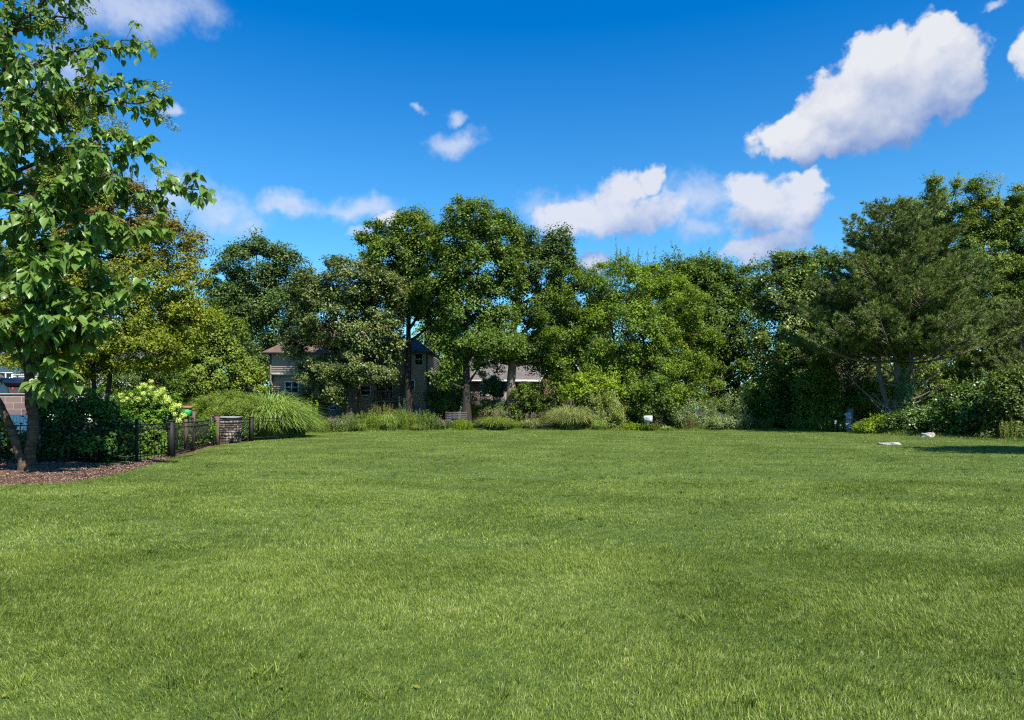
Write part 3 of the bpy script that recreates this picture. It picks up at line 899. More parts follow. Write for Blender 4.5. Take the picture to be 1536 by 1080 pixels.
def hiproof(g, x0, x1, y0, y1, ze, zr, over=.4, th=.12, ridge=None):
    """hip roof over a rectangle; ridge (xa, xb) along X"""
    x0 -= over; x1 += over; y0 -= over; y1 += over; ym = (y0 + y1) / 2
    hw = (y1 - y0) / 2
    xa, xb = ridge if ridge else (x0 + hw, x1 - hw)
    v = [[x0, y0, ze], [x1, y0, ze], [x1, y1, ze], [x0, y1, ze], [xa, ym, zr], [xb, ym, zr]]
    g.add(v, [[0, 1, 5, 4], [2, 3, 4, 5]]); g.add(v, [[1, 2, 5], [3, 0, 4]])
    lo = [[a, b_, c - th] for a, b_, c in v[:4]]
    g.add(v[:4] + lo, [[0, 4, 5, 1], [1, 5, 6, 2], [2, 6, 7, 3], [3, 7, 4, 0], [4, 7, 6, 5]])


# house one: beige siding, brown roof, behind the grey green oak
d = 62.0
xx = lambda p: X(p, d)
zz = lambda p: Z(p, d)
H1 = empty('siding_house', (xx(520), d, 0), 0, 'two storey beige siding house with brown roof behind the oaks', 'house')
g = G()
x0, x1 = xx(406), xx(473)
back = d + 9
lap(g, (x0, d + .6), (x1, d + .6), 0, zz(561))                       # lower left wall, set back
lap(g, (x0, d), (x1, d), zz(560), zz(529))                           # upper left wall
lap(g, (x1, d - .35), (xx(487), d - .35), 0, zz(529))                # next bay
lap(g, (xx(487), d), (xx(565), d), 0, zz(529))
lap(g, (xx(565), d + .9), (xx(610), d + .9), 0, zz(562))
lap(g, (xx(565), d), (xx(610), d), zz(560), zz(529))
lap(g, (xx(612), d - 1.2), (xx(643), d - 1.2), 0, zz(530))           # tower front
o = g.build('wall', M['siding'], H1); o['label'] = 'front wall of beige lap siding'
g = G()
lap(g, (x0 - .0, back), (x0, d + .001), 0, zz(529))                  # left side, faces -X
lap(g, (xx(643), d - 1.2), (xx(643), back), 0, zz(530))
lap(g, (xx(612), back), (xx(612), d - 1.2), 0, zz(530))
lap(g, (xx(643), back), (x0, back), 0, zz(529))
g.build('wall', M['siding'], H1)
for a, b_, y, z in ((406, 473, d, 560), (565, 610, d, 560)):
    g = G(); g.box((xx(a), y - .05, zz(z + 2.5)), (xx(b_), y + .9, zz(z) - .001)); g.build('overhang', M['trim_cream'], H1)
g = G(); g.box((x0 - .07, d - .05, 0), (x0 + .07, d + .02, zz(529))); g.build('corner_trim', M['trim_brown'], H1)
g = G(); g.box((xx(643) - .06, d - 1.27, 0), (xx(643) + .06, d - 1.18, zz(530))); g.build('corner_trim', M['trim_brown'], H1)
g = G()
hiproof(g, x0, xx(612), d, back, zz(529), zz(474), over=.6, ridge=(xx(470), xx(560)))
g.build('roof', M['roof_brown'], H1)
g = G()
hiproof(g, xx(606), xx(643), d - 1.2, d + 3, zz(529.5), zz(505), over=.5, ridge=(xx(617) - .1, xx(620)))
o = g.build('roof', M['roof_brown'], H1); o['label'] = 'small hip roof of the tower'
g = G(); a0, a1 = xx(643), xx(660)
g.add([[a0, d - 1.4, zz(558)], [a1, d - 1.4, zz(570)], [a1, d + 5, zz(570)], [a0, d + 5, zz(558)], [a0, d - 1.4, zz(558) - .12], [a1, d - 1.4, zz(570) - .12], [a1, d + 5, zz(570) - .12], [a0, d + 5, zz(558) - .12]],
      [[0, 1, 2, 3], [4, 7, 6, 5], [0, 4, 5, 1], [1, 5, 6, 2]])
g.build('porch_roof', M['roof_brown'], H1)
g = G(); g.box((a0 + .03, d - .9, 0), (xx(656), d + 4.5, zz(570)))
g.build('porch', M['siding_grey'], H1)
g = G(); g.box((x0 - .65, d - .68, zz(529) - .14), (xx(612) + .6, d - .62, zz(529) + .02)); g.build('gutter', M['trim_brown'], H1)
window(H1, xx(425.5), xx(444), zz(588), zz(573), d + .6, (2, 2))
window(H1, xx(456), xx(468), zz(554), zz(541), d, (2, 1))
window(H1, xx(477), xx(485), zz(556), zz(538), d - .35, (1, 2), 'trim_cream')
window(H1, xx(542), xx(555), zz(592), zz(579), d, (1, 2))
window(H1, xx(495), xx(505), zz(614), zz(611), d, (1, 1))
window(H1, xx(626), xx(636.5), zz(548), zz(532.5), d - 1.2, (1, 2), 'trim_cream')
window(H1, xx(618.5), xx(624), zz(584.5), zz(572), d - 1.2, (1, 1))
o = window(H1, xx(566), xx(586), zz(597), zz(573), d + .9, (2, 1), 'trim_cream'); o.name = 'patio_door'
g = G()
for a, b_ in ((508, 520), (526, 538)):
    g.box((xx(a), d - .55, 0), (xx(b_), d - .03, zz(577)))
g.box((xx(506), d - .6, zz(577) + .001), (xx(540), d - .03, zz(575)))
g.build('chimney_base', M['brick'], H1)
# deck
g = G(); g.box((xx(565), d - 1.8, zz(601) - .15), (xx(611), d + .88, zz(601)))
for p in (567, 588, 609): g.box((xx(p) - .07, d - 1.75, 0), (xx(p) + .07, d - 1.61, zz(601) - .151))
g.build('deck', M['deck_wood'], H1)
g = G()
for p in np.arange(566.5, 611, 1.9): g.box((xx(p) - .02, d - 1.74, zz(601) + .001), (xx(p) + .02, d - 1.70, zz(588)))
g.box((xx(566), d - 1.78, zz(588) + .001), (xx(611), d - 1.66, zz(586.5)))
for p in (566.5, 588, 610.5): g.box((xx(p) - .06, d - 1.66, zz(601) + .001), (xx(p) + .06, d - 1.55, zz(586)))
g.build('railing', M['deck_wood'], H1)
g = G()
for k in range(9):
    g.box((xx(613), d - 1.6 - .26 * (k + 1), 2.0 - .22 * (k + 1) - .04), (xx(626), d - 1.6 - .26 * k, 2.0 - .22 * (k + 1)))
g.box((xx(613), d - 4.0, 0), (xx(613) + .06, d - 1.6, .12)); g.build('stair', M['deck_wood'], H1)
g = G(); g.box((xx(619), d - 1.29, .1), (xx(632), d - 1.225, 1.75)); g.build('cellar_door', M['post_grey'], H1)

# house two: brick ranch with grey brown shingles
d = 70.0
H2 = empty('brick_house', (xx(770), d, 0), 0, 'low brick house with grey brown shingle roof behind the right oak trunks', 'house')
x0, x1 = xx(706), xx(812)
g = G(); g.box((x0, d, 0), (x1, d + 11, zz(571))); g.build('wall', M['brick_brown'], H2)
g = G(); ze, zr = zz(570.5), zz(527)
v = [[x0 - .5, d - .6, ze], [x1 + 2.5, d - .6, ze], [x1 + 2.5, d + 5.5, zr], [x0 - .5, d + 5.5, zr], [x1 + 2.5, d + 11.6, ze], [x0 - .5, d + 11.6, ze]]
g.add(v, [[0, 1, 2, 3], [3, 2, 4, 5]]); v2 = [[a, b_, c - .15] for a, b_, c in v]; g.add(v2, [[3, 2, 1, 0], [5, 4, 2, 3]])
g.build('roof', M['roof_grey'], H2)
g = G(); g.box((x0 - .5, d - .65, ze - .17), (x1 - .1, d - .602, ze + .02)); g.build('gutter', M['trim_white'], H2)
g = G(); gx0, gx1, gy = xx(808), xx(876), d - 2.2; xm = (gx0 + gx1) / 2; zp = zz(521)
g.box((gx0 + .5, gy, 0), (gx1 - .5, d + 6, zz(571)))
g.add([[gx0 + .5, gy, zz(571)], [gx1 - .5, gy, zz(571)], [xm, gy, zp - .5]], [[0, 1, 2]])
o = g.build('wall', M['brick'], H2); o['label'] = 'reddish brick gable wall'
g = G()
for s, xe in ((1, gx0), (-1, gx1)):
    v = [[xe, gy - .5, ze - .1], [xm, gy - .5, zp], [xm, d + 7, zp], [xe, d + 7, ze - .1]]; v2 = [[a, b_, c - .16] for a, b_, c in v]
    g.add(v + v2, [[0, 1, 2, 3], [7, 6, 5, 4], [0, 3, 7, 4]])
o = g.build('roof', M['roof_grey'], H2); o['label'] = 'gable roof with white rakes'
g = G()
for xe in (gx0, gx1):
    v = [[xe, gy - .53, ze - .1], [xm, gy - .53, zp], [xm, gy - .53, zp - .26], [xe, gy - .53, ze - .36]]; v2 = [[a, b_ + .027, c] for a, b_, c in v]
    g.add(v + v2, [[0, 1, 2, 3], [4, 7, 6, 5], [0, 4, 5, 1], [3, 2, 6, 7]])
g.build('rake_board', M['trim_white'], H2)
for a, b_ in ((773, 781), (783, 791), (793, 801)):
    window(H2, xx(a), xx(b_), zz(592), zz(575), d, (1, 1))
window(H2, xx(722), xx(734), zz(592), zz(576), d, (2, 1))
window(H2, xx(836), xx(850), zz(590), zz(574), gy, (2, 1))

# pale house at far left, seen in gaps of the left trees
d = 58.0
H3 = empty('white_house', (xx(70), d, 0), 0, 'white siding house with dark roof glimpsed through the left trees', 'house')
x0, x1 = xx(-140), xx(235)
g = G(); lap(g, (x0, d), (x1, d), 0, zz(545)); lap(g, (x1, d), (x1, d + 9), 0, zz(545)); lap(g, (x1, d + 9), (x0, d + 9), 0, zz(545)); lap(g, (x0, d + 9), (x0, d), 0, zz(545))
g.build('wall', M['siding_white'], H3)
g = G(); hiproof(g, x0, x1, d, d + 9, zz(545), zz(495), over=.5); g.build('roof', M['roof_dark'], H3)
for a in (-60, 0, 62, 118, 160, 196):
    window(H3, xx(a), xx(a + 18), zz(590), zz(560), d, (2, 2))

# low brick wall, terrace, white panel fence and parked car at the far left
d = 34.0
root = empty('block_wall', (X(20, d), d, 0), 0, 'low brown block retaining wall at the left edge beyond the fence', 'wall')
g = G(); g.box((X(-420, d), d, -.1), (X(42, d), d + .3, Z(592, d))); g.build('masonry', M['brick_block'], root)
g = G(); g.box((X(-420, d), d - .04, Z(592, d) + .001), (X(43, d), d + .34, Z(590, d))); g.build('coping', M['cap'], root)
g = G(); g.box((X(-420, d), d + .31, -.1), (X(40, d), d + 12, Z(608, d)))
tag(g.build('driveway', M['concrete']), 'raised pale driveway behind the block wall', 'driveway', kind='structure')
d2 = 30.5
root = empty('white_fence', (X(0, d2), d2, 0), 0, 'low white board fence seen between the left tree trunks', 'fence')
g = G()
for k, p in enumerate(np.arange(-120, 40, 5.2)):
    g.box((X(p, d2), d2, .05), (X(p + 4.6, d2), d2 + .03, Z(622, d2)))
g.build('boards', M['trim_white'], root)
g = G(); g.box((X(-120, d2), d2 + .031, .35), (X(41, d2), d2 + .08, .45)); g.box((X(-120, d2), d2 + .031, 1.0), (X(41, d2), d2 + .08, 1.1)); g.build('rail', M['trim_white'], root)


def car(px, d, z, rz):
    root = empty('parked_car', (X(px, d), d, z), rz, 'black parked car with red tail lamp on the raised driveway at left', 'car')
    # side profile (length along local x), extruded and tapered
    prof = [(-2.2, .35), (-2.25, .75), (-2.1, .95), (-1.35, 1.05), (-.75, 1.42), (.55, 1.47), (1.35, 1.42), (1.95, 1.02), (2.2, .92), (2.25, .45), (2.15, .33)]
    g = G(); n = len(prof); V = []
    for y, s in ((-.88, 0), (-.93, 0), (.93, 0), (.88, 0)):
        for (a, b_) in prof:
            yy = y * (1 - .16 * max(0, (b_ - .95)) / .5)
            V.append([a, yy, b_])
    F_ = []
    for k in range(3):
        for i in range(n):
            j = (i + 1) % n; F_.append([k * n + i, k * n + j, (k + 1) * n + j, (k + 1) * n + i])
    V = np.array(V)
    g2 = G(); g2.add(V, F_); g2.add(V, [list(range(n))]); g2.add(V, [[3 * n + n - 1 - i for i in range(n)]])
    def place(gg, name, mat, par=root, sm=False):
        o = gg.build(name, M[mat], None, smooth=sm); o.parent = par; return o
    place(g2, 'body', 'car_black')
    g3 = G()
    for s in (-1, 1):
        yy = s * .86
        g3.add([[-1.1, yy, 1.08], [-.7, yy * .97, 1.37], [.5, yy * .97, 1.41], [1.25, yy * .97, 1.37], [1.6, yy, 1.08]], [[0, 1, 2, 3, 4] if s < 0 else [4, 3, 2, 1, 0]])
    o = place(g3, 'window', 'glass')
    for v in o.data.vertices: v.co.y *= 1.03
    for s in (-1, 1):
        g4 = G(); g4.box((2.14, s * .66 - .1, .82), (2.27, s * .66 + .1, .9)); place(g4, 'tail_lamp', 'tail_red')
    for a in (-1.4, 1.4):
        for s in (-1, 1):
            g5 = G(); g5.tube([[a, s * .72, .33], [a, s * .73, .33], [a, s * .94, .33], [a, s * .95, .33]], [.2, .33, .33, .2], 20)
            w = place(g5, 'wheel', 'car_rubber')
            g6 = G(); g6.tube([[a, s * .9, .33], [a, s * .955, .33], [a, s * .96, .33]], [.2, .2, .01], 12)
            place(g6, 'rim', 'car_rim', w)
    return root


car(2, 37.0, Z(608, 34) + .0, radians(-25))

# weathered bench-like box between the oaks
d = 53.0
root = empty('garden_bench', (X(683, d), d, 0), 0, 'low weathered grey wooden bench between the two tall oak trunks', 'bench')
x0, x1 = X(667, d), X(700, d)
for k in range(4):
    g = G(); z = .72 + .14 * k; g.box((x0, d + .35, z), (x1, d + .39, z + .1)); g.build('backrest_board', M['old_wood'], root)
g = G(); g.box((x0, d - .1, .55), (x1, d + .34, .6)); g.build('seat', M['old_wood'], root)
for p in (x0 + .1, x1 - .1):
    for y in (d - .05, d + .4):
        g = G(); g.box((p - .05, y - .02, -.1), (p + .05, y + .05,   .549 if y < d + .1 else 1.27)); g.build('leg', M['old_wood'], root)

# ------------------------------------------------------------------ far trees (behind the houses)
FAR = 'background trees behind the houses'
far = [(40, 84, [(20, 520, 80, 60), (110, 530, 70, 50)], 'far_green', 'dark background tree behind the white house'),
       (270, 78, [(250, 520, 60, 60), (300, 500, 50, 60), (340, 540, 45, 55)], 'far_green', 'green background tree left of the beige house'),
       (450, 86, [(430, 540, 50, 35), (480, 530, 40, 40)], 'oak_dark', 'dark tree rising behind the roof of the beige house'),
       (668, 74, [(668, 545, 24, 35), (655, 580, 30, 25), (690, 575, 30, 30), (648, 505, 18, 20), (668, 500, 18, 16)], 'far_light', 'bright light green tree between the two houses'),
       (745, 88, [(720, 560, 60, 25), (790, 545, 60, 35)], 'far_green', 'green tree line tree behind the brick house roof'),
       (880, 84, [(860, 520, 60, 60), (930, 500, 60, 60)], 'far_green', 'tree behind the brick house gable'),
       (1010, 80, [(990, 450, 50, 55), (1050, 470, 60, 70), (1010, 540, 70, 70)], 'far_green', 'tall background tree behind the broad bushy tree'),
       (1250, 78, [(1230, 460, 60, 60), (1290, 470, 50, 60), (1250, 550, 80, 70)], 'far_green', 'background tree left behind the pine'),
       (1440, 78, [(1400, 440, 60, 70), (1480, 470, 60, 60), (1440, 550, 90, 70)], 'far_green', 'background tree behind the right poplars'),
       (1600, 74, [(1580, 430, 60, 90), (1600, 540, 80, 80)], 'far_green', 'background tree at the right edge of the picture')]
for px, d, lb, mt, lab in far:
    tree('background_tree', lab, 'tree', px, d, lb, mt, trunk_r=.25, nclump=110, per=90, size=.3, clump=(.9, 1.6), twigs=False, group=FAR)

rngw = np.random.default_rng(909)
wl = []
for p in range(-700, 2300, 52):
    wl.append((p + rngw.normal() * 14, 575 - 26 * rngw.random(), 52, 40 + 14 * rngw.random(), rngw.normal() * 2))
LBw = lobes_world(wl, 98, .5)
Cw = sample_clumps(LBw, 1500, rngw, .4)
gw = G(); leaf_cloud(gw, Cw, rngw.uniform(1.2, 2.2, len(Cw)), 60, .5, rngw, np.array([0, 112, 0]), up=.7)
tag(gw.build('distant_woods', M['far_green']), 'low green woods closing the view far behind the houses', 'woods', kind='stuff')

# ------------------------------------------------------------------ main trees
tree('oak_tree', 'dark round oak standing left behind the beige house', 'tree', 372, 68,
     [(385, 395, 50, 38), (335, 425, 30, 40), (430, 415, 32, 42), (360, 455, 45, 36), (425, 465, 40, 36), (345, 510, 36, 34), (400, 520, 30, 26)],
     'oak_dark', 'bark_dark', .42, nclump=360, per=115, size=.2, clump=(.4, 1.1), clo=.5)
tree('oak_tree', 'broad grey green oak in front of the beige house', 'tree', 524, 56,
     [(525, 422, 55, 40), (468, 440, 38, 36), (575, 450, 42, 46), (500, 480, 66, 46), (580, 500, 28, 38), (448, 505, 24, 32), (550, 545, 48, 34), (482, 558, 34, 22), (508, 586, 26, 16), (574, 560, 14, 12)],
     'oak_grey', 'bark', .34, nclump=560, per=125, size=.16, clump=(.3, .85), clo=.55, first=.2)
tree('oak_tree', 'tall oak with uneven top rising behind the grey green oak', 'tree', 613, 57.5,
     [(562, 352, 24, 20), (618, 348, 34, 28), (590, 392, 50, 36), (645, 390, 30, 48), (640, 455, 36, 36), (600, 430, 36, 36), (655, 480, 22, 24)],
     'oak_green', 'bark_dark', .36, nclump=330, per=115, size=.17, clump=(.3, .95), clo=.5, tf=.1)
tree('oak_tree', 'tallest oak in the middle of the tree line', 'tree', 699, 54,
     [(705, 328, 42, 30), (745, 355, 36, 34), (678, 362, 40, 34), (720, 405, 58, 44), (658, 425, 34, 36), (768, 410, 24, 40), (700, 468, 46, 28), (752, 478, 26, 22), (735, 515, 52, 20), (684, 515, 20, 24), (676, 550, 16, 16), (720, 556, 12, 20), (664, 572, 10, 16)],
     'oak_green', 'bark_dark', .36, nclump=540, per=105, size=.165, clump=(.28, .9), clo=.5, first=.3)
tree('oak_tree', 'oak with light brown trunk at the left of the bushy tree', 'tree', 766, 56.5,
     [(790, 362, 24, 24), (832, 370, 28, 30), (805, 405, 44, 36), (850, 418, 26, 34), (795, 458, 36, 30), (832, 470, 36, 36), (775, 525, 42, 20), (815, 520, 32, 28), (748, 548, 12, 10), (835, 545, 26, 20), (798, 548, 14, 8)],
     'oak_dark', 'bark_light', .46, nclump=370, per=110, size=.165, clump=(.3, .9), clo=.5, first=.55, tf=.12)
tree('bushy_tree', 'broad mid green bushy tree in the middle right of the tree line', 'tree', 945, 55.5,
     [(935, 430, 66, 44), (868, 440, 48, 40), (1000, 460, 56, 46), (845, 490, 48, 44), (930, 500, 84, 56), (1030, 515, 48, 54), (880, 560, 62, 38), (980, 575, 72, 48), (1050, 575, 34, 44), (920, 590, 60, 34), (850, 545, 34, 26)],
     'bushy', 'bark', .26, nclump=760, per=120, size=.14, clump=(.3, .85), sprig=260, sprig_len=1.1, clo=.6, stems=3, first=.15)
tree('maple_tree', 'full green tree behind the right side of the bushy tree', 'tree', 1070, 64,
     [(1000, 420, 40, 30), (1055, 415, 44, 28), (1105, 425, 34, 34), (1050, 470, 60, 46), (1105, 490, 46, 60), (1090, 560, 46, 60)],
     'maple', 'bark', .3, nclump=380, per=110, size=.19, clump=(.4, 1.15), sprig=110, sprig_len=1.3, clo=.55)
tree('birch_tree', 'narrow glossy leaved tree with thin pale stem left of the pine', 'tree', 1170, 55,
     [(1160, 392, 18, 18), (1190, 402, 26, 24), (1165, 440, 38, 38), (1200, 455, 34, 42), (1172, 505, 44, 44), (1190, 565, 44, 46), (1150, 600, 36, 34)],
     'birch', 'bark_pale', .14, nclump=300, per=120, size=.17, clump=(.4, .85), clo=.5)
tree('maple_tree', 'dark green tree between the glossy leaved tree and the pine', 'tree', 1228, 59,
     [(1232, 402, 28, 24), (1215, 440, 34, 40), (1250, 450, 34, 46), (1235, 520, 50, 56), (1225, 590, 56, 46)],
     'maple', 'bark_dark', .25, nclump=240, per=120, size=.18, clump=(.5, 1.0), clo=.5)
POP = 'tall poplars behind the pine'
tree('poplar_tree', 'leftmost poplar spire showing above the pine', 'tree', 1400, 60,
     [(1403, 292, 18, 26), (1400, 345, 32, 44), (1362, 318, 14, 24), (1400, 420, 44, 50), (1434, 286, 8, 14), (1430, 330, 14, 26)], 'poplar', 'bark', .25, nclump=260, per=170, size=.125, clump=(.25, .7), group=POP, sprig=50, sprig_len=.8)
tree('poplar_tree', 'tallest poplar, second from the right edge', 'tree', 1478, 57,
     [(1472, 286, 20, 20), (1475, 325, 34, 38), (1450, 350, 16, 30), (1475, 390, 46, 46), (1485, 460, 46, 46), (1470, 520, 44, 40)], 'poplar', 'bark', .28, nclump=420, per=170, size=.125, clump=(.25, .75), group=POP, sprig=60, sprig_len=.8)
tree('poplar_tree', 'poplar cut off by the right edge of the picture', 'tree', 1548, 56,
     [(1536, 300, 22, 22), (1545, 345, 44, 44), (1518, 330, 18, 26), (1540, 430, 46, 52), (1550, 500, 50, 50)], 'poplar', 'bark', .28, nclump=400, per=170, size=.125, clump=(.25, .75), group=POP, sprig=60, sprig_len=.8)


# ------------------------------------------------------------------ pines
def pine(name, label, px, d, top_y, width, low_y, seed, mat='needle', dens=1.0, fork=True, asym=0.0):
    rng = np.random.default_rng(seed)
    bx = X(px, d); base = np.array([bx, d, float(hgt(bx, d)) - .05])
    root = empty(name, tuple(base), 0, label, 'tree')
    H = Z(top_y, d); zl = Z(low_y, d)
    gt = G(); gn = G(); gd = G()
    stems = [(np.array([0, 0]), H, .3)] + ([(np.array([1.1, .4]), H * .9, .2), (np.array([-.9, .6]), H * .8, .17)] if fork else [])
    T = []
    for off, hh, r in stems:
        tt = np.linspace(0, 1, 12)
        pts = base + np.stack([off[0] * np.minimum(tt * 3, 1) + .1 * np.sin(tt * 5 + off[0]), off[1] * np.minimum(tt * 3, 1), tt * hh], 1)
        gt.tube(pts, r * (1 - .9 * tt) + .02, 8, rough=.1, rng=rng); T.append((pts, tt, hh, r))
    tips = []
    whorls = int((H - zl) / .42)
    for (pts, tt, hh, r0) in T:
        nw = int((hh - zl) / .42)
        for w in range(nw):
            z = zl + (hh - zl) * (w + rng.random() * .5) / nw
            k = (z - zl) / (hh - zl)
            rad = width * .5 * (1 - k) ** .72 * (.6 + .65 * rng.random() ** 1.3) + .35
            if k < .15: rad *= .9
            nb = 5 if k < .8 else 4
            a0 = rng.random() * 2 * pi
            for b_ in range(nb):
                a = a0 + b_ * 2 * pi / nb + rng.normal() * .25
                R_ = rad * (.7 + .5 * rng.random()) * (1 + asym * cos(a))
                o = np.array([np.interp(z / hh, tt, pts[:, q]) for q in range(3)])
                rise = R_ * (.28 + .35 * k + .1 * rng.normal())
                e = o + np.array([cos(a) * R_, sin(a) * R_ * .9, rise])
                bl = bezier(o, e, np.array([0, 0, -.12 * R_]), 7)
                gt.tube(bl, np.linspace(.03 + .045 * (1 - k), .012, 7), 5)
                ns = int(4 + R_ * 3.2)
                for s in range(ns):
                    f = .28 + .72 * (s + rng.random()) / ns
                    c = np.array([np.interp(f, np.linspace(0, 1, 7), bl[:, q]) for q in range(3)])
                    sd = a + (1 if s % 2 else -1) * (.6 + .5 * rng.random())
                    sl = (.35 + .35 * R_ * (1 - f) + .35 * rng.random())
                    ee = c + np.array([cos(sd) * sl, sin(sd) * sl, sl * (.3 + .4 * rng.random())])
                    gt.tube(np.array([c, (c + ee) / 2 + [0, 0, -.03], ee]), [.012, .009, .005], 3)
                    for q in range(int((2 + sl * 3.6) * dens)):
                        u_ = .35 + .65 * rng.random()
                        tips.append((c + (ee - c) * u_ + rng.normal(size=3) * .07, nrm(ee - c)))
                    tips.append((ee, nrm(ee - c)))
                tips.append((e, nrm(e - o)))
    C = np.array([t[0] for t in tips]); D = np.array([t[1] for t in tips])
    per = 15
    idx = np.repeat(np.arange(len(C)), per); k = len(idx)
    A = nrm(D[idx] * .75 + np.array([0, 0, .35]) + rng.normal(size=(k, 3)) * .55)
    L_ = .15 + .12 * rng.random(k)
    S = nrm(np.cross(A, rng.normal(size=(k, 3)))) * .018
    P = C[idx] + rng.normal(size=(k, 3)) * .03
    V = np.stack([P - S, P + S, P + A * L_[:, None]], 1).reshape(-1, 3)
    ct = rng.random(len(C))
    gn.add(V, np.arange(k * 3).reshape(-1, 3), .45 + (ct[idx] - .5) * .45 + (rng.random(k) - .5) * .35)
    # bare lower limbs
    for b_ in range(13):
        a = rng.random() * 2 * pi if b_ > 6 else [-2.6, -.5, -2.9, -.2, -2.2, -.9, -1.6][b_]
        z = .9 + 3.4 * rng.random(); R_ = width * .5 * (.4 + .35 * rng.random())
        o = base + np.array([.05, 0, z]); e = o + np.array([cos(a) * R_, sin(a) * R_ * .7, R_ * (.25 + .6 * rng.random())])
        lp = bezier(o, e, np.array([rng.normal() * .3, 0, -.2 * R_]), 8)
        gt.tube(lp, np.linspace(.085, .015, 8), 6)
        for q in range(6):
            f = .3 + .65 * rng.random(); c = np.array([np.interp(f, np.linspace(0, 1, 8), lp[:, m_]) for m_ in range(3)])
            ee = c + rng.normal(size=3) * [.5, .5, .35] + [0, 0, .15]
            gt.tube(np.array([c, (c + ee) / 2 + [0, 0, .04], ee]), [.018, .012, .005], 4)
    gt.build('trunk', M['bark_pine'], root, smooth=True)
    gn.build('crown', M[mat], root)
    return root


pr = pine('pine_tree', 'large spreading pine with ivy covered trunk at the right', 1345, 44, 312, 11.4, 545, 21, dens=1.25)
# ivy climbing the pine trunk (part of the pine's silhouette but its own plant)
d = 44
rng = np.random.default_rng(33)
root = empty('ivy', (X(1352, d), d - .3, 0), 0, 'glossy ivy climbing the trunk of the spreading pine', 'climbing plant')
n = 9000
zc = rng.random(n) ** .8 * 6.2; a = rng.random(n) * 2 * pi
r = (.42 + .25 * rng.random(n)) * (1.25 - zc / 8) + .12 * np.sin(zc * 3)
P = np.stack([X(1352, d) + np.cos(a) * r + .12, d + np.sin(a) * r, zc], 1)
o = np.stack([np.cos(a), np.sin(a), .4 * np.ones(n)], 1)
g = G(); v, f = leaf_quads(P, nrm(np.cross(o, rng.normal(size=(n, 3))) + [0, 0, -.6]), nrm(o + rng.normal(size=(n, 3)) * .4), np.full(n, .12), np.full(n, .1)); g.add(v, f, .5 + (rng.random(n) - .5) * .8)
g.build('foliage', M['ivy'], root)
g = G()
for k in range(9):
    a = rng.random() * 6.3; t = np.linspace(0, 1, 8)
    g.tube(np.stack([X(1352, d) + np.cos(a + t) * (.36 - .1 * t), d + np.sin(a + t) * (.36 - .1 * t), t * (3 + 3 * rng.random())], 1), np.linspace(.02, .006, 8), 4)
g.build('stem', M['bark_dark'], root)
pine('pine_tree', 'dark dense pine at the right edge below the poplars', 1530, 47, 455, 8.5, 620, 22, fork=False)
pine('pine_tree', 'dark smaller pine left behind the spreading pine', 1275, 52, 425, 6.8, 600, 23, fork=False, dens=.6)

# tree just outside the right edge whose shadow falls on the lawn
tree('maple_tree', 'tree just outside the right edge that shades the corner of the lawn', 'tree', 1785, 21.5,
     [(1735, 400, 105, 80), (1830, 340, 120, 90), (1830, 450, 130, 60)], 'maple', 'bark', .2, nclump=150, per=80, size=.16, clump=(.5, 1.0))

# ------------------------------------------------------------------ left side plants
tree('ornamental_tree', 'tree with bronze and yellow green small leaves behind the left tree', 'tree', 150, 27,
     [(195, 320, 60, 46), (262, 365, 44, 36), (140, 380, 80, 56), (245, 420, 62, 46), (290, 470, 34, 32), (175, 470, 88, 56), (70, 440, 80, 66), (225, 525, 66, 30), (20, 510, 60, 46), (110, 540, 60, 26), (110, 290, 60, 46), (-40, 420, 70, 80)],
     'bronze', 'bark_dark', .15, nclump=800, per=125, size=.09, clump=(.22, .5), sprig=170, sprig_len=.55, clo=.6, stems=2, first=.2)
tree('evergreen_tree', 'dense dark green bushy tree left of the beige house', 'tree', 320, 44,
     [(290, 510, 46, 46), (335, 505, 30, 40), (325, 560, 56, 50), (372, 585, 26, 40), (270, 580, 50, 40)],
     'boxwood', 'bark_dark', .18, nclump=380, per=130, size=.12, clump=(.3, .6), clo=.65, first=.1)
tree('weeping_tree', 'light green drooping tree behind the hydrangea', 'tree', 190, 36,
     [(190, 570, 46, 30), (110, 572, 36, 24), (240, 575, 36, 34)], 'maple', 'bark', .12, nclump=130, per=80, size=.1, clump=(.25, .5), clo=.5, first=.2)

# big leaved tree in front
d = 16.6
rng = np.random.default_rng(77)
BT = empty('broadleaf_tree', (X(42, d), d, -.03), 0, 'large leaved tree with two rough brown trunks at the left edge', 'tree')
gt = G()
base = np.array([X(42, d), d, -.08])
def poly(pts, m=12):
    pts = np.array(pts, float); t = np.linspace(0, len(pts) - 1, m)
    return np.stack([np.interp(t, np.arange(len(pts)), pts[:, q]) for q in range(3)], 1)
main = [base, W(44, 690, d), W(50, 640, d), W(46, 590, d), W(42, 555, d), W(30, 480, d + .2), W(25, 380, d + .3), W(20, 260, d + .2), W(10, 120, d + .3), W(5, -60, d)]
mp2 = poly(main, 28); mp2[1:] += rng.normal(size=(27, 3)) * [.02, .02, 0]
gt.tube(mp2, np.interp(np.linspace(0, 1, 28), [0, .06, .2, .45, 1], [.19, .13, .11, .095, .03]), 12, rough=.34, rng=rng)
lt = poly([base + [-.05, -.05, 0], W(32, 690, d - .1), W(20, 655, d - .1), W(0, 610, d - .2), W(-30, 560, d - .3), W(-80, 460, d - .5), W(-120, 330, d - .6), W(-130, 180, d - .6)], 24)
lt[1:] += rng.normal(size=(23, 3)) * [.015, .015, 0]
gt.tube(lt, np.interp(np.linspace(0, 1, 24), [0, .1, .4, 1], [.13, .095, .08, .03]), 10, rough=.34, rng=rng)
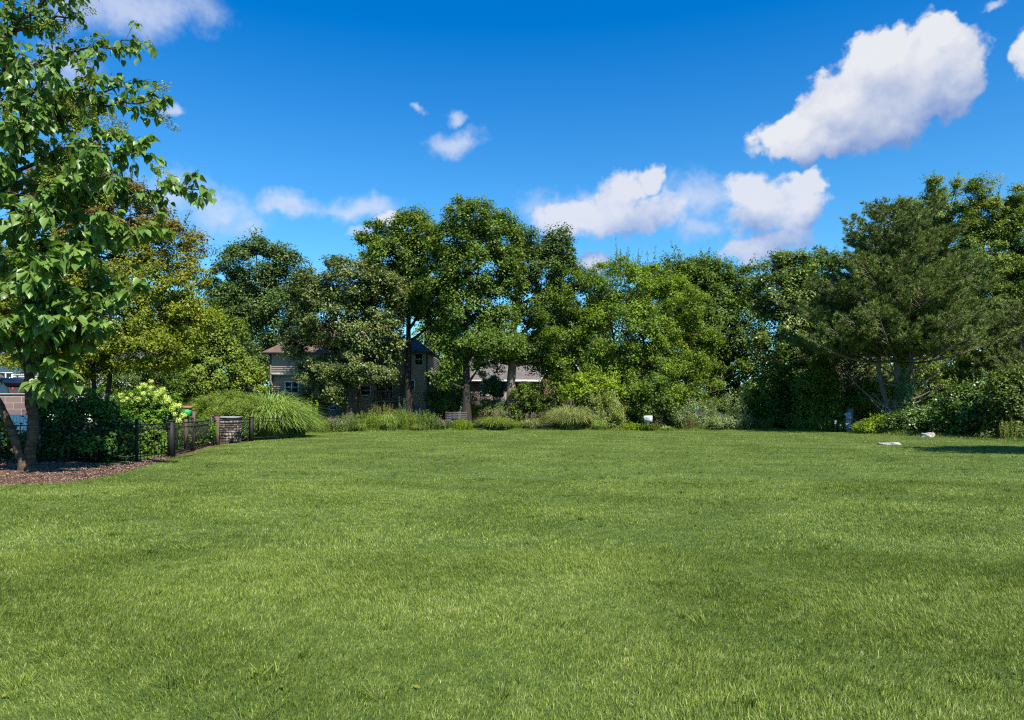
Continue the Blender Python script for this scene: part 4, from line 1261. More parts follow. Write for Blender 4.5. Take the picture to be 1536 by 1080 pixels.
for k in range(5):
    a = rng.random() * 2 * pi
    gt.tube(bezier(base + [cos(a) * .08, sin(a) * .08, .22], base + [cos(a) * .36, sin(a) * .34, .03], np.array([0, 0, -.06]), 5), [.08, .07, .055, .04, .015], 6)
TN = list(mp2[8:]) + list(lt[8:])
# boughs traced to the crown's outline, (px, py, distance)
ends = [(305, 285, 15.6), (245, 150, 15.8), (205, 60, 16.2), (215, 215, 15.4), (120, 20, 16.4), (225, 345, 15.4), (205, 430, 15.6), (150, 480, 15.2), (90, 560, 15.0), (60, 470, 14.6),
        (10, 480, 14.8), (120, 380, 14.6), (60, 300, 14.4), (140, 230, 14.6), (20, 180, 14.6), (80, 100, 14.8), (10, 40, 15.2), (150, 120, 15.5), (60, -60, 16), (-40, 100, 15.5), (-60, 300, 15), (-80, 430, 15.2),
        (-120, 200, 16), (-160, 380, 16.5), (0, 390, 17.8), (-60, 50, 18), (-20, 520, 15.6), (160, 330, 15.0), (30, 330, 15.2), (100, 440, 15.4), (170, 260, 15.3), (-20, 240, 14.4), (60, 400, 14.2), (130, 490, 15.8), (30, 80, 15.0), (-20, 20, 15.6), (100, -30, 15.8), (50, 170, 14.8), (70, 150, 17.0), (20, 20, 16.8), (190, 200, 15.9), (-200, 300, 17), (-100, -80, 16.5), (190, 130, 16.6), (170, 420, 16.4)]
LP, LA, LT = [], [], []   # leaf base, hang axis, tint
seeds = []
for (ex, ey, ed_) in ends:
    e = W(ex, ey, ed_)
    NPn = np.array(TN); cost = np.linalg.norm(NPn - e, axis=1) + 2.2 * np.maximum(0, NPn[:, 2] - (e[2] - .5))
    a = NPn[int(np.argmin(cost))]
    L_ = np.linalg.norm(e - a)
    lp = bezier(a, e, np.array([0, 0, .10 * L_]), 12); lp[1:-1] += rng.normal(size=(10, 3)) * .04
    gt.tube(lp, np.linspace(.05, .011, 12), 6)
    nt_ = int(6 + L_ * 7.0)
    for k in range(nt_):
        f = .22 + .78 * (k + rng.random()) / nt_
        c = np.array([np.interp(f, np.linspace(0, 1, 12), lp[:, q]) for q in range(3)])
        tl = .3 + .4 * rng.random()
        dr = nrm(nrm(e - a) * .5 + rng.normal(size=3) * .8 + [0, 0, -.02])
        ee = c + dr * tl
        tw = bezier(c, ee, np.array([0, 0, .08]), 5)
        gt.tube(tw, np.linspace(.009, .004, 5), 4)
        for q in range(rng.integers(6, 11)):
            u_ = .15 + .85 * rng.random()
            p = np.array([np.interp(u_, np.linspace(0, 1, 5), tw[:, m_]) for m_ in range(3)])
            LP.append(p); LA.append(dr); LT.append(.5 + rng.normal() * .16)
        if rng.random() < .10: seeds.append((ee, dr))
    # leaves at the bough tip
    for q in range(9):
        LP.append(e + rng.normal(size=3) * .08); LA.append(nrm(e - a)); LT.append(.55 + rng.normal() * .15)
gt.build('trunk', M['bark_cherry'], BT, smooth=True)
LP = np.array(LP); LA = np.array(LA); LT = np.array(LT); n = len(LP)
az = rng.random(n) * 2 * pi
axis = nrm(np.stack([np.cos(az), np.sin(az), np.zeros(n)], 1) * .75 + LA * .5 + np.array([0, 0, -1.]) * (.35 + .75 * rng.random(n))[:, None])
side = nrm(np.cross(axis, np.array([0, 0, 1.])) + rng.normal(size=(n, 3)) * .3)
nn_ = nrm(np.cross(side, axis)); nn_ *= np.sign(nn_[:, 2:3] + 1e-6); side = nrm(np.cross(axis, nn_))
Ls = (.15 + .15 * rng.random(n)) * np.interp(LP[:, 2], [2, 6, 11], [1.1, .9, .68])
# heart shaped outline: (along, half width), midrib curls downward, halves fold up
al = np.array([0, .12, .35, .6, .82, 1.0]); hw = np.array([.02, .30, .38, .27, .11, .0]); base_back = np.array([0, -.07, 0, 0, 0, 0])
curl = -.22 * al ** 2
petL = .05
cv = rng.uniform(.3, 1.7, n)
mid = LP[:, None, :] + axis[:, None, :] * (petL + al[None, :, None] * Ls[:, None, None]) + nn_[:, None, :] * (curl[None, :] * cv[:, None] * Ls[:, None])[..., None]
fold = rng.uniform(.1, .55, n)
Lf = mid + side[:, None, :] * (hw[None, :] * Ls[:, None])[..., None] + nn_[:, None, :] * (hw[None, :] * fold[:, None] * Ls[:, None])[..., None] + axis[:, None, :] * (base_back[None, :] * Ls[:, None])[..., None]
Rt = mid - side[:, None, :] * (hw[None, :] * Ls[:, None])[..., None] + nn_[:, None, :] * (hw[None, :] * fold[:, None] * Ls[:, None])[..., None] + axis[:, None, :] * (base_back[None, :] * Ls[:, None])[..., None]
V = np.concatenate([mid, Lf, Rt], 1)   # n,18,3
i = np.arange(n)[:, None] * 18 + np.arange(5)[None, :]
f1 = np.stack([i, i + 1, i + 7, i + 6], -1).reshape(-1, 4); f2 = np.stack([i, i + 12, i + 13, i + 1], -1).reshape(-1, 4)
g = G(); g.add(V.reshape(-1, 3), np.concatenate([f1, f2]), np.concatenate([np.repeat(LT, 5), np.repeat(LT, 5)]))
g.build('crown', M['big_leaf'], BT)
print('big leaves', n)
# seed panicles
g = G()
seeds += [(W(140, 175, 15.0), nrm(np.array([.8, -.2, -.2]))), (W(155, 190, 14.9), nrm(np.array([.9, 0, -.3]))), (W(225, 135, 15.6), nrm(np.array([1, 0, .2]))), (W(50, 45, 15.2), nrm(np.array([.7, 0, .3])))]
for p, dr in seeds:
    m_ = 150; t = rng.random(m_)
    P = p + dr * (t[:, None] * .42) + rng.normal(size=(m_, 3)) * (.09 * (1 - .5 * t))[:, None]
    A = nrm(dr + rng.normal(size=(m_, 3)) * .5)
    v, f = leaf_quads(P, A, nrm(rng.normal(size=(m_, 3))), np.full(m_, .05), np.full(m_, .02)); g.add(v, f, rng.random(m_))
g.build('seed_clusters', M['seed'], BT)

# shrubs behind the fence
shrub('viburnum_shrub', 'dark green leafy shrub right behind the rough tree trunk', 'shrub', 120, 20.0,
      [(85, 640, 34, 46), (130, 640, 44, 48), (168, 645, 36, 44), (60, 665, 26, 34), (140, 672, 50, 28), (188, 660, 14, 30)], 'viburnum', nclump=330, per=70, size=.1, clump=(.14, .3), stems=14, clo=.55, sprig=60, sprig_len=.25)
shrub('viburnum_shrub', 'low dark shrub at the left edge beyond the trunks', 'shrub', -20, 20.5,
      [(-30, 660, 50, 40), (12, 668, 22, 26), (-90, 650, 50, 46)], 'viburnum', nclump=120, per=70, size=.09, clump=(.14, .28), stems=8)
hy, LB, rng2 = shrub('hydrangea_shrub', 'sunlit lime green hydrangea topped with pale blooms behind the iron fence', 'shrub', 235, 23.4,
      [(215, 615, 32, 28), (240, 618, 28, 32), (205, 645, 34, 34), (232, 655, 30, 30), (254, 645, 12, 18), (266, 622, 13, 15, 2.6), (188, 605, 20, 14)], 'hydrangea', nclump=260, per=70, size=.1, clump=(.13, .26), stems=12, clo=.55)
d = 23.1
g = G()
heads = [(200, 594), (210, 583), (215, 590), (225, 581), (232, 586), (222, 592), (240, 590), (248, 594), (206, 600), (190, 597), (181, 594), (254, 600), (262, 606), (232, 597), (212, 577), (243, 584), (258, 612), (270, 612), (263, 620), (272, 624), (268, 632), (222, 603), (236, 606), (186, 602), (249, 605), (228, 576), (218, 578)]
for (px, py) in heads:
    c = W(px + rng.normal() * 1.5, py + rng.normal() * 1.5, d - .55 + rng.random() * .7)
    m_ = 90; D = nrm(rng.normal(size=(m_, 3))); D[:, 2] = D[:, 2] * .8 + .1
    R_ = .085 + .06 * rng.random()
    v, f = leaf_quads(c + D * R_ * (.7 + .3 * rng.random((m_, 1))), nrm(np.cross(D, rng.normal(size=(m_, 3)))), D, np.full(m_, .04), np.full(m_, .036)); g.add(v, f, rng.random() * .4 + rng.random(m_) * .5)
o = g.build('blooms', M['bloom'], hy)
shrub('clipped_shrub', 'rounded clipped shrub above the stone pillar', 'shrub', 345, 35.5,
      [(345, 612, 48, 24), (345, 640, 46, 22)], 'boxwood', nclump=420, per=90, size=.05, clump=(.12, .22), stems=10, clo=.82)
shrub('shrub', 'low leafy green shrub between the hydrangea and the stone pillar', 'shrub', 305, 28.2,
      [(305, 645, 16, 20), (290, 655, 14, 16), (270, 662, 18, 14)], 'hydrangea', nclump=60, per=60, size=.09, clump=(.12, .24), stems=6)
shrub('shrub', 'small dark green shrub between stone pillar and wide black post', 'shrub', 366, 34.0,
      [(366, 648, 11, 16)], 'viburnum', nclump=30, per=60, size=.08, clump=(.12, .22), stems=5)
grass_clump('ornamental_grass', 'tall arching green grass behind the clipped shrub', 340, 39.0, 4.8, 2.75, 3600, 'reed', .045)
grass_clump('ornamental_grass', 'huge fountain of arching grass at the end of the iron fence', 405, 37.0, 4.2, 2.7, 4800, 'reed', .045, arch=1.2)
grass_clump('ornamental_grass', 'low tuft at the right foot of the huge fountain grass', 441, 38.2, 2.4, 1.3, 1300, 'reed', .04, arch=1.1)
shrub('viburnum_shrub', 'dark shrub against the beige house wall behind the fountain grass', 'shrub', 440, 58,
      [(430, 610, 30, 20), (470, 600, 26, 26), (450, 600, 24, 20)], 'yew', nclump=90, per=80, size=.12, clump=(.3, .5))

# ------------------------------------------------------------------ border plants along the far lawn edge
def bd(px, off=1.0): return float(edge_d(px)) + off
B1 = 'yellow green meadow perennials in the far border'
def mw(d, px): return px / F * d
def ht(d, py): return Z(py, d)
for (px, wpx, top, mat, lab, tips, off) in [
    (474, 30, 620, 'goldenrod', 'bright yellow green clump at the left end of the far border', None, 1.0),
    (500, 24, 626, 'meadow', 'meadow clump with faded mauve tops next to the yellow green clump', 'plume', .9),
    (524, 34, 617, 'meadow', 'dense olive green clump below the brick chimney base', None, 1.2),
    (552, 30, 614, 'goldenrod', 'yellowish leafy clump under the lower house window', None, 1.0),
    (574, 34, 602, 'orange_plant', 'tallest perennial clump with orange tinged heads below the deck', None, 2.0),
    (606, 32, 612, 'goldenrod', 'orange and green tinged clump below the tower', None, 1.2),
    (636, 34, 613, 'meadow', 'fresh green leafy clump right of the orange tinged clump', None, 1.3),
    (664, 24, 628, 'meadow', 'low mauve tinged clump in front of the wooden bench', 'plume', .9),
    (694, 26, 627, 'sapling', 'low bright green broad leaved clump at the foot of the tallest oak', None, 1.0),
    (775, 26, 629, 'sapling', 'small yellow flowering clump at the foot of the brown oak trunk', None, 1.6),
]:
    d = bd(px, off)
    stems_plant('perennial_plant', lab, 'plant', px, d, mw(d, wpx) * 1.15, ht(d, top), int(wpx * 3.6), mat, leaf=.12, aspect=.32, group=B1, dy=.8, tips=tips)
for (px, wpx, top, mat, lab, n, off, pl) in [
    (582, 34, 615, 'reed', 'green bladed grass clump in front of the orange tinged perennials', 500, .7, 0),
    (540, 24, 630, 'reed_yellow', 'low yellow green grass tuft at the lawn edge below the house', 260, .5, 0),
    (625, 30, 634, 'reed_yellow', 'low pale grass tuft in front of the tower clump', 300, .5, 0),
    (742, 66, 620, 'reed_yellow', 'wide yellow green arching grass with feathery tops between the oaks', 1500, 1.2, 26),
    (798, 40, 623, 'reed_silver', 'thin pale grass right of the brown oak trunk', 600, 1.2, 14),
    (855, 84, 603, 'reed_silver', 'big silvery arching grass left of the upright shrub', 2600, 1.7, 10),
    (900, 30, 626, 'reed', 'small green grass tuft in front of the silvery grass', 300, .6, 0),
    (1000, 26, 636, 'reed', 'small grass tuft right of the pale sign', 200, .6, 0),
]:
    d = bd(px, off)
    grass_clump('ornamental_grass', lab, px, d, mw(d, wpx) * 1.05, ht(d, top) * 1.02, n, mat, .03, plume=pl)
d = bd(466, 4)
stems_plant('young_tree', 'slender upright leafy sapling beside the fountain grass', 'tree', 467, d, mw(d, 18), ht(d, 588), 14, 'sapling', leaf=.17, aspect=.5, leafn=60)
d = bd(632, 7)
stems_plant('plant', 'dark blue green upright plant beside the deck stairs', 'plant', 604, d, mw(d, 14), ht(d, 592), 14, 'spruce_blue', leaf=.16, aspect=.2, leafn=50)
shrub('upright_shrub', 'upright grey green shrub between silvery grass and pale sign', 'shrub', 908, bd(908, 2.4),
      [(905, 612, 24, 22), (918, 628, 20, 20), (895, 630, 22, 16)], 'willow', nclump=130, per=60, size=.12, clump=(.2, .42), aspect=.35, sprig=70, sprig_len=.55)
shrub('young_tree', 'bright yellow green leafy sapling behind the silvery grass', 'tree', 890, bd(890, 3.6),
      [(890, 575, 32, 20), (868, 590, 24, 14), (915, 588, 20, 16), (895, 600, 26, 18)], 'sapling', nclump=90, per=50, size=.17, clump=(.25, .5), sprig=30, sprig_len=.7)
shrub('young_tree', 'yellow green leafy sapling behind the pale sign', 'tree', 985, bd(985, 3.4),
      [(985, 590, 26, 32), (1000, 610, 20, 24), (965, 605, 18, 24)], 'maple', nclump=80, per=50, size=.17, clump=(.25, .5), sprig=20, sprig_len=.6)
shrub('variegated_shrub', 'wide variegated shrub with pale upright shoots right of the sign', 'shrub', 1070, bd(1070, 2.3),
      [(1045, 622, 30, 22), (1085, 618, 34, 26), (1110, 630, 22, 20), (1030, 632, 22, 16), (1075, 636, 50, 14)], 'variegated', nclump=260, per=60, size=.11, clump=(.2, .42), aspect=.4, sprig=130, sprig_len=.6)
d = bd(1035, .9)
stems_plant('perennial_plant', 'withered reddish brown stems in front of the variegated shrub', 'plant', 1036, d, mw(d, 12), ht(d, 620), 26, 'red_plant', leaf=.09, leafn=22)
for (px, wpx, top, mat, lab) in [(945, 24, 632, 'sapling', 'low green seedlings left of the pale sign post'), (972, 26, 633, 'maple', 'low leafy plant in front of the pale sign'),
                                 (1143, 26, 628, 'yew', 'low dark plant at the right foot of the variegated shrub'),
                                 (1248, 40, 626, 'yew', 'dark low plants with white flowers left of the utility pedestal')]:
    d = bd(px, .9)
    stems_plant('perennial_plant', lab, 'plant', px, d, mw(d, wpx), ht(d, top), int(wpx * 2.2), mat, leaf=.14, aspect=.5, tips=None, leafn=22)
d = 44.3
fl = empty('flower_plant', (X(1255, d), d, 0), 0, 'few round white flowers on stems beside the utility pedestal', 'flower')
for (px, py) in ((1253, 635), (1261, 638), (1270, 636.5), (1286, 633), (1253, 632), (1313, 632.5), (1289, 633)):
    g = G(); gs = G()
    c = W(px, py, d - .35); m_ = 60; D = nrm(rng.normal(size=(m_, 3)))
    v, f = leaf_quads(c + D * .042, nrm(np.cross(D, rng.normal(size=(m_, 3)))), D, np.full(m_, .05), np.full(m_, .05)); g.add(v, f, rng.random(m_))
    gs.tube(np.array([[c[0], c[1] + .1, 0], [c[0], c[1], c[2] * .6], c]), [.008, .007, .006], 4)
    gs.build('stem', M['reed'], fl); g.build('blossoms', M['white_petal'], fl)
shrub('shrub', 'yellow green bush right of the grey wooden post', 'shrub', 1315, bd(1315, 1.3),
      [(1300, 640, 20, 10), (1322, 636, 24, 13), (1345, 640, 18, 12)], 'sapling', nclump=90, per=55, size=.1, clump=(.15, .3), sprig=20, sprig_len=.3)
shrub('ivy_mound', 'dark glossy ivy mound around the foot of the pine', 'shrub', 1380, bd(1380, 3.2),
      [(1352, 634, 26, 16), (1385, 630, 34, 20), (1410, 638, 28, 16)], 'ivy', nclump=210, per=70, size=.12, clump=(.22, .42))
YW = 'dark shrubs under the right hand trees'
for (px, off, lb, mt, lab) in [
    (1165, 3.5, [(1148, 602, 26, 38), (1176, 575, 20, 42), (1198, 608, 24, 34), (1150, 634, 30, 12)], 'maple', 'dark green shrub right of the variegated shrub'),
    (1225, 3.5, [(1216, 590, 24, 52), (1246, 612, 22, 30), (1234, 570, 18, 36), (1215, 634, 34, 12)], 'boxwood', 'dark green shrub left of the utility pedestal'),
    (1300, 8.0, [(1290, 605, 26, 26), (1310, 590, 26, 26), (1320, 612, 26, 22)], 'boxwood', 'olive shrub behind the grey wooden post'),
    (1450, 2.6, [(1440, 612, 34, 34), (1475, 605, 34, 38), (1430, 636, 30, 18), (1470, 640, 34, 18)], 'ivy', 'dark glossy shrub right of the rounded stone'),
    (1520, 2.4, [(1515, 600, 34, 44), (1550, 610, 34, 44), (1520, 645, 40, 18)], 'yew', 'dark shrub at the right edge behind the lawn'),
    (1400, 13.5, [(1390, 575, 50, 36), (1440, 565, 36, 40)], 'boxwood', 'olive green sunlit shrub behind the ivy mound')]:
    shrub('dark_shrub', lab, 'shrub', px, bd(px, off), lb, mt, nclump=210, per=80, size=.14, clump=(.2, .55), group=YW, sprig=60, sprig_len=.8, clo=.35)
d = bd(1505, .8)
stems_plant('perennial_plant', 'small brownish seed heads plant at the right edge of the lawn', 'plant', 1512, d, mw(d, 22), ht(d, 625), 34, 'orange_plant', leaf=.08, leafn=20)

shrub('dark_shrub', 'low dark green undergrowth in the shade behind the pale sign', 'shrub', 970, bd(970, 6),
      [(930, 628, 30, 18), (965, 622, 28, 24), (1000, 626, 28, 20), (1020, 632, 24, 14)], 'yew', nclump=170, per=90, size=.15, clump=(.25, .5))
shrub('dark_shrub', 'dark green undergrowth behind the upright grey green shrub', 'shrub', 880, bd(880, 7),
      [(850, 625, 30, 18), (885, 620, 30, 24), (915, 628, 20, 16)], 'yew', nclump=130, per=90, size=.15, clump=(.25, .5))
# shrubs near the houses
shrub('dark_shrub', 'round dark shrub at the right foot of the tower stairs', 'shrub', 655, 58.5, [(660, 590, 20, 20), (668, 606, 20, 14), (652, 604, 10, 12)], 'yew', nclump=120, per=90, size=.13, clump=(.3, .5))
tree('standard_tree', 'small round headed pale leaved tree in front of the brick house', 'tree', 739, 60, [(738, 579, 19, 14), (745, 588, 10, 10)], 'variegated', 'bark', .08, nclump=60, per=80, size=.12, clump=(.2, .4), first=.8)
shrub('shrub', 'blue green low shrub under the round headed tree', 'shrub', 745, 57, [(748, 608, 18, 10)], 'spruce_blue', nclump=40, per=70, size=.12, clump=(.2, .4))
shrub('shrub', 'bright green arching shrub right of the brown oak trunk', 'shrub', 790, 56, [(788, 590, 22, 16), (800, 602, 22, 14), (778, 605, 14, 14)], 'maple', nclump=90, per=70, size=.14, clump=(.25, .45), sprig=20)
shrub('dark_shrub', 'large dark shrub in front of the brick gable', 'shrub', 838, 55, [(830, 590, 26, 26), (855, 600, 30, 26), (825, 612, 24, 16)], 'yew', nclump=150, per=80, size=.13, clump=(.3, .5))
shrub('shrub', 'light green shrub left of the tallest oak trunk', 'shrub', 682, 57, [(682, 585, 14, 22), (676, 605, 16, 14)], 'far_light', nclump=60, per=60, size=.13, clump=(.25, .45))
shrub('dark_shrub', 'dark low shrubs behind the yellow green grass', 'shrub', 715, 56, [(715, 605, 20, 20), (735, 615, 26, 14), (770, 618, 20, 12)], 'yew', nclump=90, per=70, size=.13, clump=(.25, .45))

# ------------------------------------------------------------------ camera, light, sky
cam = bpy.data.cameras.new('camera'); co = bpy.data.objects.new('camera', cam); COL.objects.link(co)
co.location = (0, 0, EYE); co.rotation_euler = (radians(90), 0, 0)
cam.sensor_width = 36; cam.lens = 36 * F / 1536; cam.shift_y = (HY - 540) / 1536; cam.clip_end = 5000; cam.clip_start = .05
scene.camera = co

SUN_EL, SUN_AZ = radians(51), radians(146)     # azimuth clockwise from +Y (the view direction)
sl = bpy.data.lights.new('sun', 'SUN'); sl.energy = 5.0; sl.angle = radians(.53); sl.color = (1, .95, .87)
so = bpy.data.objects.new('sun', sl); COL.objects.link(so)
sd = Vector((sin(SUN_AZ) * cos(SUN_EL), cos(SUN_AZ) * cos(SUN_EL), sin(SUN_EL)))
so.rotation_euler = (-sd).to_track_quat('-Z', 'Y').to_euler(); so.location = (20, -30, 40)

w = bpy.data.worlds.new('World'); scene.world = w; w.use_nodes = True
nt = w.node_tree; L = nt.links
bg = nt.nodes['Background']
sky = N(nt, 'ShaderNodeTexSky', sky_type='NISHITA'); sky.sun_disc = False; sky.sun_elevation = SUN_EL; sky.sun_rotation = SUN_AZ
sky.air_density = 1.0; sky.dust_density = .5; sky.ozone_density = 3.0
hs = N(nt, 'ShaderNodeHueSaturation'); hs.inputs['Saturation'].default_value = 1.48; hs.inputs['Value'].default_value = 1.0
L.new(sky.outputs[0], hs.inputs['Color'])
gm_ = N(nt, 'ShaderNodeMix', data_type='RGBA', blend_type='MULTIPLY'); gm_.inputs[0].default_value = 1; gm_.inputs[7].default_value = (.44, .83, .93, 1)
L.new(hs.outputs[0], gm_.inputs[6])


def ang(px, py):
    return math.atan((px - CX) / F), math.atan((HY - py) / math.hypot(F, px - CX))


def cloud_group(name, ells, amp, nscale, warp, seed):
    gr = bpy.data.node_groups.new(name, 'ShaderNodeTree')
    gr.interface.new_socket('Vector', in_out='INPUT', socket_type='NodeSocketVector')
    gr.interface.new_socket('Value', in_out='OUTPUT', socket_type='NodeSocketFloat')
    gi = N(gr, 'NodeGroupInput'); go = N(gr, 'NodeGroupOutput'); l = gr.links
    n1 = N(gr, 'ShaderNodeTexNoise'); n1.inputs['Scale'].default_value = nscale * .6; n1.inputs['Detail'].default_value = 3
    off = N(gr, 'ShaderNodeVectorMath', operation='ADD'); off.inputs[1].default_value = (seed, seed * .7, 0); l.new(gi.outputs[0], off.inputs[0])
    l.new(off.outputs[0], n1.inputs['Vector'])
    s1 = N(gr, 'ShaderNodeVectorMath', operation='SUBTRACT'); s1.inputs[1].default_value = (.5, .5, .5); l.new(n1.outputs['Color'], s1.inputs[0])
    sc_ = N(gr, 'ShaderNodeVectorMath', operation='SCALE'); sc_.inputs['Scale'].default_value = warp; l.new(s1.outputs[0], sc_.inputs[0])
    p0 = N(gr, 'ShaderNodeVectorMath', operation='ADD'); l.new(gi.outputs[0], p0.inputs[0]); l.new(sc_.outputs[0], p0.inputs[1])
    n3 = N(gr, 'ShaderNodeTexNoise'); n3.inputs['Scale'].default_value = nscale * 2.6; n3.inputs['Detail'].default_value = 4; l.new(off.outputs[0], n3.inputs['Vector'])
    s3 = N(gr, 'ShaderNodeVectorMath', operation='SUBTRACT'); s3.inputs[1].default_value = (.5, .5, .5); l.new(n3.outputs['Color'], s3.inputs[0])
    c3 = N(gr, 'ShaderNodeVectorMath', operation='SCALE'); c3.inputs['Scale'].default_value = warp * .55; l.new(s3.outputs[0], c3.inputs[0])
    p = N(gr, 'ShaderNodeVectorMath', operation='ADD'); l.new(p0.outputs[0], p.inputs[0]); l.new(c3.outputs[0], p.inputs[1])
    cur = None
    for e in ells:
        px, py, rx, ry, rot = e[:5]; wt = e[5] if len(e) > 5 else 1.0
        a, b_ = ang(px, py)
        mpn = N(gr, 'ShaderNodeMapping', vector_type='TEXTURE')
        mpn.inputs['Location'].default_value = (a, b_, 0); mpn.inputs['Rotation'].default_value = (0, 0, radians(rot))
        k = math.cos(a)
        mpn.inputs['Scale'].default_value = (rx / F * k, ry / F * k, 1)
        l.new(p.outputs[0], mpn.inputs[0])
        ml = N(gr, 'ShaderNodeVectorMath', operation='MULTIPLY'); ml.inputs[1].default_value = (1, 1, 0); l.new(mpn.outputs[0], ml.inputs[0])
        ln = N(gr, 'ShaderNodeVectorMath', operation='LENGTH'); l.new(ml.outputs[0], ln.inputs[0])
        sb = N(gr, 'ShaderNodeMath', operation='MULTIPLY_ADD'); sb.inputs[1].default_value = -2.0; sb.inputs[2].default_value = 2.0; l.new(ln.outputs['Value'], sb.inputs[0])
        o_ = sb.outputs[0]
        if wt != 1:
            mm = N(gr, 'ShaderNodeMath', operation='MULTIPLY'); mm.inputs[1].default_value = wt; l.new(o_, mm.inputs[0]); o_ = mm.outputs[0]
        if cur is None: cur = o_
        else:
            mxn = N(gr, 'ShaderNodeMath', operation='SMOOTH_MAX'); mxn.inputs[2].default_value = .25; l.new(cur, mxn.inputs[0]); l.new(o_, mxn.inputs[1]); cur = mxn.outputs[0]
    n2 = N(gr, 'ShaderNodeTexNoise'); n2.inputs['Scale'].default_value = nscale; n2.inputs['Detail'].default_value = 9; n2.inputs['Roughness'].default_value = .64; n2.inputs['Distortion'].default_value = .15
    l.new(off.outputs[0], n2.inputs['Vector'])
    n2m = N(gr, 'ShaderNodeMath', operation='MULTIPLY_ADD'); n2m.inputs[1].default_value = amp; n2m.inputs[2].default_value = -amp * .5; l.new(n2.outputs['Fac'], n2m.inputs[0])
    ad = N(gr, 'ShaderNodeMath', operation='ADD'); l.new(cur, ad.inputs[0]); l.new(n2m.outputs[0], ad.inputs[1])
    l.new(ad.outputs[0], go.inputs[0])
    return gr


tc = N(nt, 'ShaderNodeTexCoord'); sp = N(nt, 'ShaderNodeSeparateXYZ'); L.new(tc.outputs['Generated'], sp.inputs[0])
azn = N(nt, 'ShaderNodeMath', operation='ARCTAN2'); L.new(sp.outputs[0], azn.inputs[0]); L.new(sp.outputs[1], azn.inputs[1])
eln = N(nt, 'ShaderNodeMath', operation='ARCSINE'); L.new(sp.outputs[2], eln.inputs[0])
satr = N(nt, 'ShaderNodeMapRange'); satr.inputs[1].default_value = radians(8); satr.inputs[2].default_value = radians(32); satr.inputs[3].default_value = 1.12; satr.inputs[4].default_value = 1.52
L.new(eln.outputs[0], satr.inputs[0]); L.new(satr.outputs[0], hs.inputs['Saturation'])
dirv = N(nt, 'ShaderNodeCombineXYZ'); L.new(azn.outputs[0], dirv.inputs[0]); L.new(eln.outputs[0], dirv.inputs[1])


def mathn(op, a, b_=None, c=None, clamp=False):
    x = N(nt, 'ShaderNodeMath', operation=op); x.use_clamp = clamp
    for i, v in enumerate((a, b_, c)):
        if v is None: continue
        if isinstance(v, (int, float)): x.inputs[i].default_value = v
        else: L.new(v, x.inputs[i])
    return x.outputs[0]


def add_clouds(bgcol, ells, amp, nscale, warp, seed, soft, opac, lightc, shadec, k, bias):
    gr = cloud_group('clouds_%d' % seed, ells, amp, nscale, warp, seed)
    a = N(nt, 'ShaderNodeGroup'); a.node_tree = gr; L.new(dirv.outputs[0], a.inputs[0])
    sh = N(nt, 'ShaderNodeVectorMath', operation='ADD'); sh.inputs[1].default_value = (-.012, .05, 0); L.new(dirv.outputs[0], sh.inputs[0])
    b_ = N(nt, 'ShaderNodeGroup'); b_.node_tree = gr; L.new(sh.outputs[0], b_.inputs[0])
    mr = N(nt, 'ShaderNodeMapRange', interpolation_type='SMOOTHSTEP'); mr.inputs[1].default_value = soft[0]; mr.inputs[2].default_value = soft[1]; mr.inputs[4].default_value = opac
    L.new(a.outputs[0], mr.inputs[0])
    df = mathn('SUBTRACT', a.outputs[0], b_.outputs[0])
    lit = mathn('MULTIPLY_ADD', df, k, bias, clamp=True)
    mc = N(nt, 'ShaderNodeMix', data_type='RGBA'); mc.inputs[6].default_value = (*shadec, 1); mc.inputs[7].default_value = (*lightc, 1); L.new(lit, mc.inputs[0])
    mx = N(nt, 'ShaderNodeMix', data_type='RGBA'); L.new(mr.outputs[0], mx.inputs[0]); L.new(bgcol, mx.inputs[6]); L.new(mc.outputs[2], mx.inputs[7])
    return mx.outputs[2]


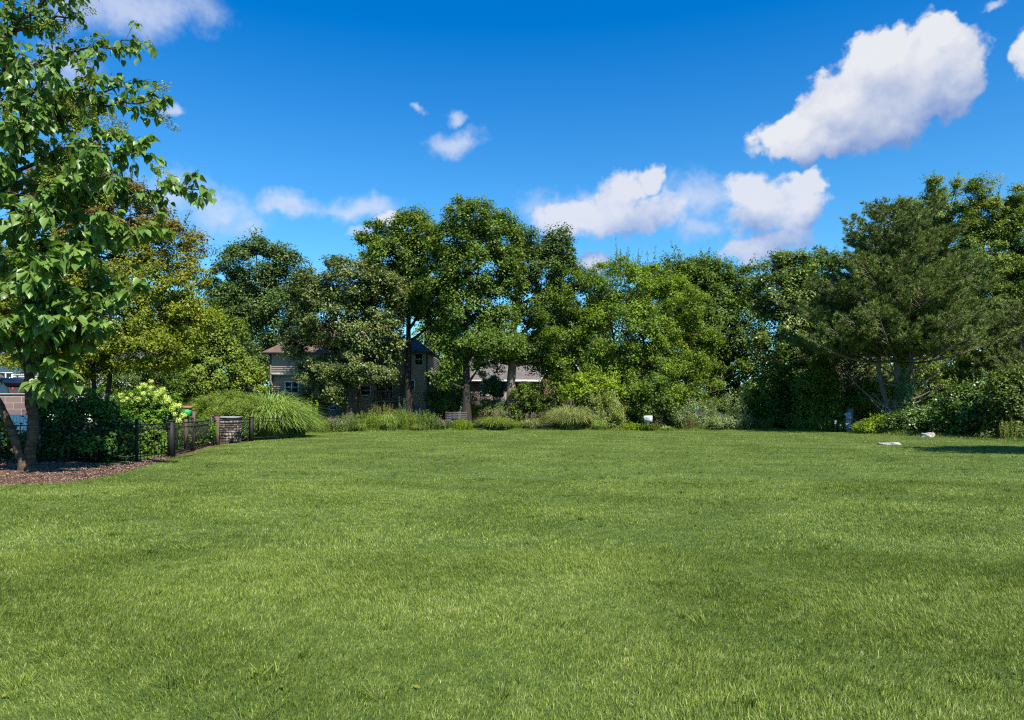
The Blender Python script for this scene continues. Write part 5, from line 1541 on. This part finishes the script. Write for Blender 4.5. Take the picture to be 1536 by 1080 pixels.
S = 3.95   # radiance scale of the clouds (background strength .1)
solid = [(1395, 104, 76, 62, 0), (1325, 104, 76, 54, 0), (1262, 152, 92, 50, 20), (1335, 160, 118, 56, 8), (1210, 188, 88, 36, 12), (1436, 112, 48, 52, 0), (1410, 66, 38, 34, 0),
         (1250, 208, 85, 26, 0), (1558, 60, 34, 42, 0)]
col = add_clouds(gm_.outputs[2], solid, 2.2, 18, .045, 3, (.0, .5), .97, (.98 * S, .99 * S, 1.04 * S), (.22 * S, .37 * S, .74 * S), .3, .42)
mids = [(1155, 312, 66, 50, 0), (1125, 285, 42, 34, 0), (1195, 322, 48, 48, 0), (1208, 280, 36, 20, 0), (1150, 366, 74, 22, 0), (930, 292, 48, 40, 0), (865, 325, 76, 30, 5), (940, 322, 96, 34, 0), (888, 394, 27, 17, 0),
        (970, 270, 24, 26, 0), (590, 334, 26, 16, 0)]
col = add_clouds(col, mids, 2.6, 21, .05, 8, (-.05, .85), .92, (.93 * S, .95 * S, 1.04 * S), (.28 * S, .44 * S, .83 * S), .32, .42)
wisp = [(680, 210, 44, 24, 10), (625, 155, 14, 10, 0), (688, 163, 22, 12, 0), (545, 306, 74, 22, 6), (430, 310, 70, 22, 0), (335, 318, 74, 40, 0), (250, 290, 70, 46, 0), (195, 18, 140, 46, 8), (95, 95, 60, 42, 0), (255, 165, 16, 12, 0), (545, 345, 24, 11, 0),
        (1480, 0, 20, 8, 0), (1040, 300, 70, 42, 0), (1050, 335, 50, 24, 0), (860, 320, 90, 30, 0, .8)]
col = add_clouds(col, wisp, 2.8, 18, .06, 15, (-.2, 1.9), .7, (.84 * S, .91 * S, 1.08 * S), (.42 * S, .58 * S, .98 * S), .3, .5)
L.new(col, bg.inputs[0]); bg.inputs[1].default_value = .1

scene.view_settings.view_transform = 'Standard'; scene.view_settings.look = 'None'; scene.view_settings.exposure = 1.12; scene.view_settings.gamma = 1
scene.cycles.max_bounces = 8; scene.cycles.diffuse_bounces = 5; scene.cycles.glossy_bounces = 2; scene.cycles.transmission_bounces = 4; scene.cycles.transparent_max_bounces = 4
scene.cycles.use_denoising = False
scene.cycles.filter_width = 1.2
scene.cycles.caustics_reflective = False; scene.cycles.caustics_refractive = False
